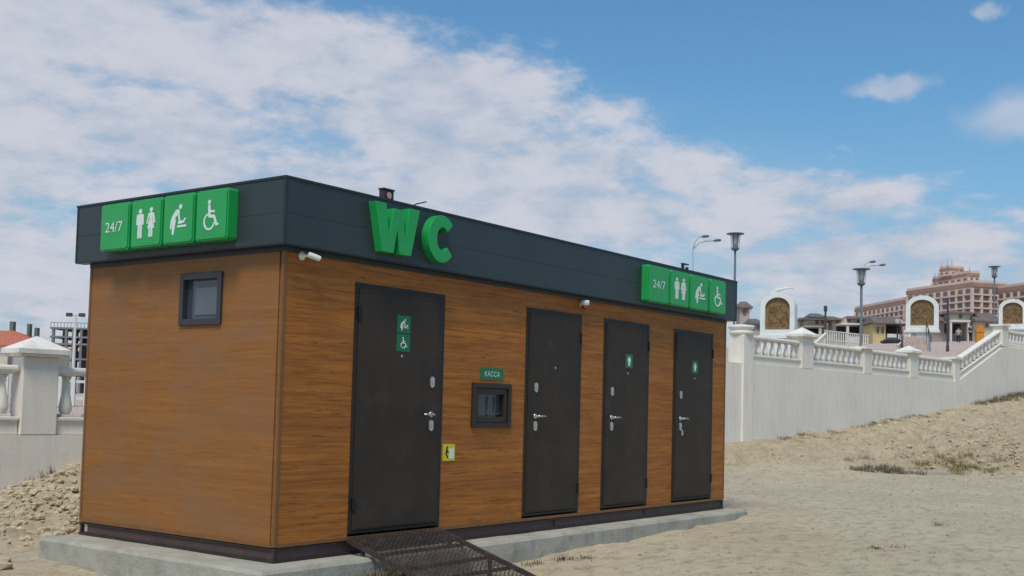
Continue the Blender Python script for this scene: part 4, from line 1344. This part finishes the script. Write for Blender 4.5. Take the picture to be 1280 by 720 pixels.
# ------------------------------------------------------------------ left background
zg = pz(43, 79) - .2
rh = empty('house', (42.6, 79.0, zg), 'low house with a red tiled hip roof and three chimneys, behind the left pier', 'house', None, HA, local=True)
dz = -zg
hip(MB(), -7.5, 3.3, -1.5, 4.5, 4.95 + dz, 6.25 + dz, .36).build('roof', M['roof_red'], rh)
MB().box(-7.2, 3.0, -1.1, 4.2, 0, 4.70 + dz).build('wall', M['cream'], rh)
mb = MB(); mb.box(-7.4, 3.2, -1.4, 4.4, 4.70 + dz, 4.829 + dz); mb.build('eave', M['trim_white'], rh)
for (a, b) in ((-6, -5.1), (-4, -3.1), (-2, -1.1), (.2, 1.0), (1.9, 2.6)):
    MB().box(a, b, -1.16, -1.0, 2.9 + dz, 4.3 + dz).build('window', M['win_far'], rh)
for (a, w_, t_) in ((-.95, .30, 7.0), (.45, .22, 6.85), (1.05, .24, 6.55)):
    MB().box(a, a + w_, 1.5, 2.0, 5.2 + dz, t_ + dz).build('chimney', M['roof_green'], rh)
MB().box(2.4, 4.6, -3.6, -1.7, 4.35 + dz, 4.5 + dz).build('canopy', M['trim_white'], rh)

zg = pz(68, 111) - .2
ff = empty('unfinished_building', (66.6, 113.2, zg), 'unfinished grey concrete frame of open storeys beside the cabin left edge', 'building', None, HA, local=True)
dz = -zg
for k, (zf) in enumerate((3.6, 5.4, 7.1, 7.9, 8.9)):
    MB().box(-.2, 8.0, 0, 7, zf - .14 + dz, zf + .06 + dz).build('floor_slab', M['raw_concrete'], ff)
for x_ in (0, 1.5, 2.3, 3.2, 4.1, 5.0, 6.2, 7.6):
    for y_ in (.05, 3.2, 6.4):
        if x_ < 1 and y_ > 5: continue
        MB().box(x_, x_ + .28, y_, y_ + .3, 0, (8.76 if x_ > 1.2 or y_ < 1 else 8.7) + dz).build('column', M['raw_concrete'], ff)
mb = MB()
for k in range(22):
    mb.box(-.15 + k * .38, -.10 + k * .38, .02, .06, 8.97 + dz, 9.45 + dz)
mb.box(-.2, 8.0, .02, .06, 9.45 + dz, 9.52 + dz)
mb.build('roof_railing', M['raw_concrete'], ff)
MB().box(3.3, 7.4, 4.0, 4.3, 3.7 + dz, 8.6 + dz).build('back_wall', M['raw_concrete'], ff)
MB().box(1.9, 2.9, 3.0, 3.3, 5.6 + dz, 6.4 + dz).build('brick_infill', M['roof_brown'], ff)

zg = pz(28.4, 47.8) - .1
fl = empty('floodlight_pole', (28.3, 47.7, zg), 'pale floodlight pole with two dark heads in front of the unfinished building', 'floodlight', None, HA, local=True)
H = 5.36 - zg
mb = MB(); mb.lathe([(.10, 0), (.06, H)], (0, 0, 0), 7); mb.build('post', M['trim_white'], fl)
MB().box(-.34, .38, -.03, .03, H - .03, H + .03).build('crossbar', M['steel_grey'], fl)
for dx in (-.33, .34): MB().box(dx - .14, dx + .14, -.12, .08, H - .07, H + .12).build('lamp_head', M['dark_post'], fl)

# low white picket fence seen between the left balusters
fz = pz(14, 24)
pf = empty('picket_fence', (14, 24, fz), 'low white picket fence across the plaza, seen through the left balusters', 'fence', None, HA, local=True)
for k in range(46):
    MB().box(-9 + k * .4, -8.88 + k * .4, -.03, .03, 0, .95).build('picket', M['trim_white'], pf)
MB().box(-9.1, 9.2, .031, .07, .70, .78).build('fence_rail', M['trim_white'], pf)
MB().box(-9.1, 9.2, .031, .07, .20, .28).build('fence_rail', M['trim_white'], pf)

# ------------------------------------------------------------------ plaza furniture
# stair flight with handrails at the second monument
st = empty('plaza_steps', (40.75, 7.95, pz(40.75, 7.95) - .15), 'pink stone steps with thin dark handrails below the middle monument', 'steps', None, R(-68), local=True)
for k in range(6):
    MB().box(-.45, .45, k * .30, k * .30 + .32, -.3, .22 + k * .13).build('step', M['paving'], st)
for x_ in (.52, -.52):
    mb = MB(); mb.tube([(x_, -.1, .75), (x_, 1.8, 1.55)], .022, 5)
    mb.build('handrail', M['dark_post'], st)
    for k in range(3):
        MB().tube([(x_, .1 + k * .8, -.2), (x_, .1 + k * .8, .82 + k * .34)], .018, 5).build('post', M['dark_post'], st)
for (pa, pb, zd, lab) in (((1121, 432.5), (1141, 417.5), 47.5, 'short white stone handrail climbing to the middle monument from the left'), ((1018, 430), (1032, 416.5), 40, 'short white stone handrail rising just right of the second wall pier')):
    xa, ya = spot(pa[0], zd); xb, yb = spot(pb[0], zd + .8)
    za, zb2 = 1.09 + (493.6 + .02555 * pa[0] - pa[1]) * zd / 1428.13, 1.09 + (493.6 + .02555 * pb[0] - pb[1]) * (zd + .8) / 1428.13
    rl = empty('sloping_rail', (xa, ya, za - .7), lab, 'rail', 'sloping stone handrails')
    MB().tube([(xa, ya, za), (xb, yb, zb2)], .045, 6).build('rail', M['whitewash_side'], rl)
    for k in range(5):
        t_ = (k + .3) / 4.8; px_, py_, pz_ = xa + (xb - xa) * t_, ya + (yb - ya) * t_, za + (zb2 - za) * t_
        MB().box(px_ - .025, px_ + .025, py_ - .025, py_ + .025, pz_ - .75, pz_ - .03).build('baluster', M['whitewash_side'], rl)

# low white railing in front of the villas
xa, ya = spot(1030, 62); xb, yb = spot(1086, 64)
zr = 1.09 + (520.5 - 429.5) * 63 / 1428.13
wf = empty('white_railing', (xa, ya, zr), 'low white railing between the second and third wall piers, in front of the villas', 'railing')
MB().tube([(xa, ya, zr + .62), (xb, yb, zr + .55)], .035, 5).build('top_rail', M['trim_white'], wf)
MB().tube([(xa, ya, zr + .12), (xb, yb, zr + .05)], .03, 5).build('bottom_rail', M['trim_white'], wf)
for k in range(20):
    t_ = (k + .5) / 20; px_, py_ = xa + (xb - xa) * t_, ya + (yb - ya) * t_
    MB().box(px_ - .03, px_ + .03, py_ - .03, py_ + .03, zr - .6, zr + .58 - .07 * t_).build('picket', M['trim_white'], wf)

# parked car, seen small across the plaza
cz = pz(84.3, 24.2)
car = empty('parked_car', (*spot(1116, 91), 1.09 + (522.1 - 430.5) * 91 / 1428.13), 'small dark parked car in front of the yellow villa', 'car', None, HA, local=True)
mb = MB()
side = [(-.78, .10), (.78, .10), (.80, .30), (.60, .34), (.38, .55), (-.30, .55), (-.58, .34), (-.80, .30)]
mb.extrude([(x_ * 1.0, z_) for x_, z_ in side], (0, 0, 0), X, Z, -Y, -.7, 0)
mb.build('body', M['car_paint'], car, bevel=.03)
mb = MB(); mb.extrude([(-.52, .345), (.54, .345), (.36, .53), (-.29, .53)], (0, -.0, 0), X, Z, -Y, .001, .01); mb.build('side_window', M['glass'], car)
for x_ in (-.5, .5):
    for y_ in (.02, .66):
        MB().lathe([(.14, -.06), (.14, .06)], (x_, y_, .14), 12, 'y').build('wheel', M['tyre'], car)


def person(x, y, z, h, top, legs, rz, label):
    """one continuous standing body with hair and clothing as children"""
    root = empty('person', (x, y, z), label, 'person', 'people standing on the plaza', rz, local=True)
    k = h / 1.75

    def skinned(name, verts, edges, rad, mt):
        me = bpy.data.meshes.new(name)
        me.from_pydata([(a * k, b * k, c * k) for a, b, c in verts], edges, []); me.update()
        me.materials.append(mt)
        o = bpy.data.objects.new(name, me); COL.objects.link(o); o.parent = root
        md = o.modifiers.new('skin', 'SKIN')
        for v, r_ in zip(me.skin_vertices[0].data if me.skin_vertices else [], rad): v.radius = (r_ * k, r_ * k)
        sb = o.modifiers.new('sub', 'SUBSURF'); sb.levels = 1; sb.render_levels = 1
        return o
    import bmesh

    def skin2(name, verts, edges, rad, mt):
        me = bpy.data.meshes.new(name); bm = bmesh.new()
        lay = bm.verts.layers.skin.verify()
        vs = [bm.verts.new((a * k, b * k, c * k)) for a, b, c in verts]
        for v, r_ in zip(vs, rad): v[lay].radius = (r_ * k, r_ * k * .9)
        vs[0][lay].use_root = True
        for a, b in edges: bm.edges.new((vs[a], vs[b]))
        bm.to_mesh(me); bm.free(); me.materials.append(mt)
        o = bpy.data.objects.new(name, me); COL.objects.link(o); o.parent = root
        o.modifiers.new('skin', 'SKIN'); sb = o.modifiers.new('sub', 'SUBSURF'); sb.levels = 1; sb.render_levels = 1
        return o
    skin2('body', [(0, 0, .95), (0, 0, 1.2), (0, 0, 1.42), (0, 0, 1.52), (0, 0, 1.66), (-.19, 0, 1.40), (-.24, .02, 1.12), (-.23, -.06, .88), (.19, 0, 1.40), (.24, .02, 1.12), (.23, -.06, .88),
                   (-.10, 0, .86), (-.11, -.01, .48), (-.11, 0, .08), (-.12, -.12, .03), (.10, 0, .86), (.11, -.01, .48), (.11, .02, .08), (.12, -.10, .03)],
          [(0, 1), (1, 2), (2, 3), (3, 4), (2, 5), (5, 6), (6, 7), (2, 8), (8, 9), (9, 10), (0, 11), (11, 12), (12, 13), (13, 14), (0, 15), (15, 16), (16, 17), (17, 18)],
          [.13, .125, .12, .055, .10, .055, .042, .035, .055, .042, .035, .085, .06, .045, .035, .085, .06, .045, .035], M['skin'])
    skin2('shirt', [(0, 0, 1.0), (0, 0, 1.22), (0, 0, 1.42), (-.19, 0, 1.41), (-.24, .02, 1.14), (.19, 0, 1.41), (.24, .02, 1.14)], [(0, 1), (1, 2), (2, 3), (3, 4), (2, 5), (5, 6)], [.15, .145, .14, .07, .058, .07, .058], top)
    skin2('trousers', [(0, 0, .95), (-.10, 0, .86), (-.11, -.01, .48), (-.11, 0, .10), (.10, 0, .86), (.11, -.01, .48), (.11, .02, .10)], [(0, 1), (1, 2), (2, 3), (0, 4), (4, 5), (5, 6)], [.15, .10, .075, .06, .10, .075, .06], legs)
    mb = MB(); mb.smooth = True
    mb.lathe([(.085 * k, 1.64 * k), (.112 * k, 1.70 * k), (.095 * k, 1.76 * k), (.03 * k, 1.79 * k)], (0, .012, 0), 10); mb.build('hair', M['dark_cloth'], root)


person(*spot(1213, 84), 1.09 + (524.6 - 428) * 84 / 1428.13, 1.35, M['blue_cloth'], M['dark_cloth'], HA + .4, 'person in blue top and dark trousers right of the dark post')
person(*spot(1198, 84), 1.09 + (524.2 - 431) * 84 / 1428.13, 1.3, M['steel_grey'], M['dark_cloth'], HA - .5, 'person in pale grey top beside the dark post')

# orange play block
mb = MB(); zo = 8.75
kx, ky = spot(1217.5, 100); kz = 1.09 + (524.7 - 415.5) * .07
mb.extrude([(0, 0), (.75, 0), (.75, .30), (.60, .34), (.52, .62), (.28, .62), (.18, .34), (0, .30)], (kx, ky, kz), Vector((.6, -.8, 0)), Z, Vector((-.8, -.6, 0)), 0, .5)
mb.extrude([(.05, pz(kx, ky) - kz - .2), (.70, pz(kx, ky) - kz - .2), (.70, -.002), (.05, -.002)], (kx, ky, kz), Vector((.6, -.8, 0)), Z, Vector((-.8, -.6, 0)), .05, .45)
tag(mb.build('orange_kiosk', M['orange']), 'small orange kiosk on the plaza above the rising stair rail', 'kiosk')

# ------------------------------------------------------------------ loose stuff on the ground
random.seed(11)


def stone_at(mb, x, y, z, r, flat=.6, pts=None):
    b = len(mb.v)
    base = [(0, 0, 1), (.894, 0, .447), (.276, .851, .447), (-.724, .526, .447), (-.724, -.526, .447), (.276, -.851, .447), (.724, .526, -.447), (-.276, .851, -.447), (-.894, 0, -.447), (-.276, -.851, -.447), (.724, -.526, -.447), (0, 0, -1)]
    a = random.uniform(0, 6.28); ca, sa = math.cos(a), math.sin(a)
    ex = random.uniform(.7, 1.3); ey = random.uniform(.6, 1.1)
    for (p, q, w) in base:
        j = random.uniform(.72, 1.2)
        p, q, w = p * j * ex * r, q * j * ey * r, w * j * flat * r
        mb.v.append((x + p * ca - q * sa, y + p * sa + q * ca, z + w))
    for f in ((0, 1, 2), (0, 2, 3), (0, 3, 4), (0, 4, 5), (0, 5, 1), (1, 6, 2), (2, 7, 3), (3, 8, 4), (4, 9, 5), (5, 10, 1), (2, 6, 7), (3, 7, 8), (4, 8, 9), (5, 9, 10), (1, 10, 6), (11, 7, 6), (11, 8, 7), (11, 9, 8), (11, 10, 9), (11, 6, 10)):
        mb.face([b + i for i in f])


def scatter(mb, pts, r0, r1, sink=.25, power=2.5, flat=.6):
    xs = np.array([p[0] for p in pts]); ys = np.array([p[1] for p in pts]); zs = ground_z(xs, ys)
    for x, y, z in zip(xs, ys, zs):
        r = r0 + (r1 - r0) * random.random() ** power
        stone_at(mb, x, y, z + r * flat * (1 - sink) * .3, r, flat)


def clear(x, y): return not (-.45 < x < 7.72 and -.36 < y < 2.9)


mb = MB(); mb.cur = 0
pts = []
while len(pts) < 2600:   # loose pebbles on the sand
    x, y = random.uniform(.5, 26), random.uniform(-8, 3.4)
    if clear(x, y): pts.append((x, y))
scatter(mb, pts, .005, .026, power=3.5)
tag(mb.build('gravel', M['rock_dark']), 'small loose pebbles scattered over the sand', kind='stuff')
mb = MB(); pts = []
while len(pts) < 3000:   # clods on the rough slope and bank
    s, d = random.uniform(-12, 24), random.uniform(-6.5, -.3)
    x, y, _ = wpt(s, d)
    pts.append((x, y))
rmv = gmask(np.array([p[0] for p in pts]), np.array([p[1] for p in pts]))
pts = [p for p, v in zip(pts, rmv) if v > .45 + .4 * random.random() and clear(*p)]
for k in range(2200):
    s, d = random.gauss(6.5, 2.2), random.gauss(-5.2, 2.0)
    x, y, _ = wpt(s, d); pts.append((x, y))
scatter(mb, pts, .012, .085, power=3.2)
tag(mb.build('earth_clods', M['rock']), 'rough clods and stones on the dug slope below the white wall', kind='stuff')
mb = MB(); pts = []
while len(pts) < 11000:   # rubble heap left of the cabin
    x, y = random.uniform(-3, 6.0), random.uniform(2.9, 7.3)
    s, d = to_sd(x, y)
    if d < -.25 and clear(x, y) and random.random() < min(1, max(.05, (y - 2.9) / 1.6)): pts.append((x, y))
scatter(mb, pts, .010, .070, power=3.0, sink=.8)
tag(mb.build('rubble_heap', M['rock']), 'heap of clay rubble piled against the white wall left of the cabin', kind='stuff')
# flat broken pieces by the slab corner
for (x, y, r_, lab) in ((-.95, 2.35, .22, 'flat pale broken slab piece beside the left slab corner'), (-.72, 2.62, .13, 'small tan stone between the slab corner and the rubble'), (-1.05, 2.75, .16, 'yellowish stone at the foot of the rubble heap')):
    mb = MB(); stone_at(mb, x, y, gz(x, y) + .02, r_, .28)
    tag(mb.build('stone', M['rock']), lab, 'stone')
# tilted concrete fragment at the bank
x_, y_, _ = wpt(1.55, -4.1)
mb = MB(); mb.extrude([(-.85, -.22), (.7, -.30), (.95, .10), (.3, .28), (-.6, .25)], (0, 0, 0), X, Y, Z, 0, .09)
o = mb.build('concrete_fragment', M['concrete'], bevel=.01)
o.location = (x_, y_, gz(x_, y_) - .045); o.rotation_euler = (R(-3), R(2), R(-48))
tag(o, 'flat grey concrete fragment lying at the foot of the weedy bank', 'concrete piece')


def tuft(mb, x, y, h, n, spread):
    z = gz(x, y)
    for k in range(n):
        a = random.uniform(0, 6.28); l_ = h * random.uniform(.25, 1.15); q = random.uniform(.2, 1.0) * spread
        bx, by = x + random.gauss(0, spread * .35), y + random.gauss(0, spread * .35)
        w = random.uniform(.0018, .0045) * (1 + h * 2)
        dx, dy = math.cos(a), math.sin(a); px_, py_ = -dy * w, dx * w
        m1 = (bx + dx * q * .4, by + dy * q * .4, z + l_ * .6); tp = (bx + dx * q, by + dy * q, z + l_)
        mb.poly([(bx - px_, by - py_, z - .02), (bx + px_, by + py_, z - .02), (m1[0] + px_, m1[1] + py_, m1[2]), (m1[0] - px_, m1[1] - py_, m1[2])])
        mb.poly([(m1[0] - px_, m1[1] - py_, m1[2]), (m1[0] + px_, m1[1] + py_, m1[2]), tp])


mb = MB()
for k in range(62):   # yellow dry grass on the bank
    s, d = random.gauss(2.9, .55), random.gauss(-4.2, .75)
    x, y, _ = wpt(s, d); tuft(mb, x, y, random.uniform(.06, .19), 40, .24)
tag(mb.build('dry_grass_patch', M['dry_grass']), 'patch of yellow dry grass on the earth bank at right', kind='stuff')
mb = MB()
for k in range(30):
    s, d = random.gauss(.6, .35), random.gauss(-3.4, .38)
    x, y, _ = wpt(s, d); tuft(mb, x, y, random.uniform(.06, .16), 44, .18)
for k in range(60):
    s, d = random.gauss(5.2, 1.6), random.gauss(-5.0, 1.6)
    x, y, _ = wpt(s, d); tuft(mb, x, y, random.uniform(.04, .13), 26, .16)
tag(mb.build('grey_weed_patch', M['grey_weed']), 'low grey-brown weeds beside the concrete fragment and over the bank', kind='stuff')
mb = MB()
for k in range(170):
    s = random.choice((random.uniform(14.0, 20), random.uniform(1, 12), random.uniform(15.5, 19))); x, y, _ = wpt(s, -.2 - abs(random.gauss(0, .22))); tuft(mb, x, y, random.uniform(.03, .10) if s < 14 else random.uniform(.06, .2), 22, .16)
for k in range(26):
    s = random.uniform(-18, -15.5); x, y, _ = wpt(s, random.uniform(-.5, -.2)); tuft(mb, x, y, .12, 16, .10)
tag(mb.build('wall_foot_weeds', M['grey_weed']), 'thin weeds along the foot of the white wall', kind='stuff')
mb = MB()
for k in range(34):
    x, y = random.gauss(.72, .16), random.gauss(-.42, .07)
    tuft(mb, x, y, .17, 26, .12)
tag(mb.build('weed_clump', M['grey_weed']), 'grey-green weeds growing beside the slab under the ramp', 'weeds')
mb = MB()
for (x, y) in ((3.0, -.55), (3.2, -.62), (2.7, -.5), (9.2, -2.2), (6.1, -2.5), (12, -4)):
    for k in range(3): tuft(mb, x + random.gauss(0, .08), y + random.gauss(0, .05), .05, 14, .10)
tag(mb.build('sand_weeds', M['grey_weed']), 'few tiny dry weeds on the sand near the slab', kind='stuff')
for o in bpy.data.objects:
    for kk in ('_o', '_s', '_z'):
        if kk in o: del o[kk]
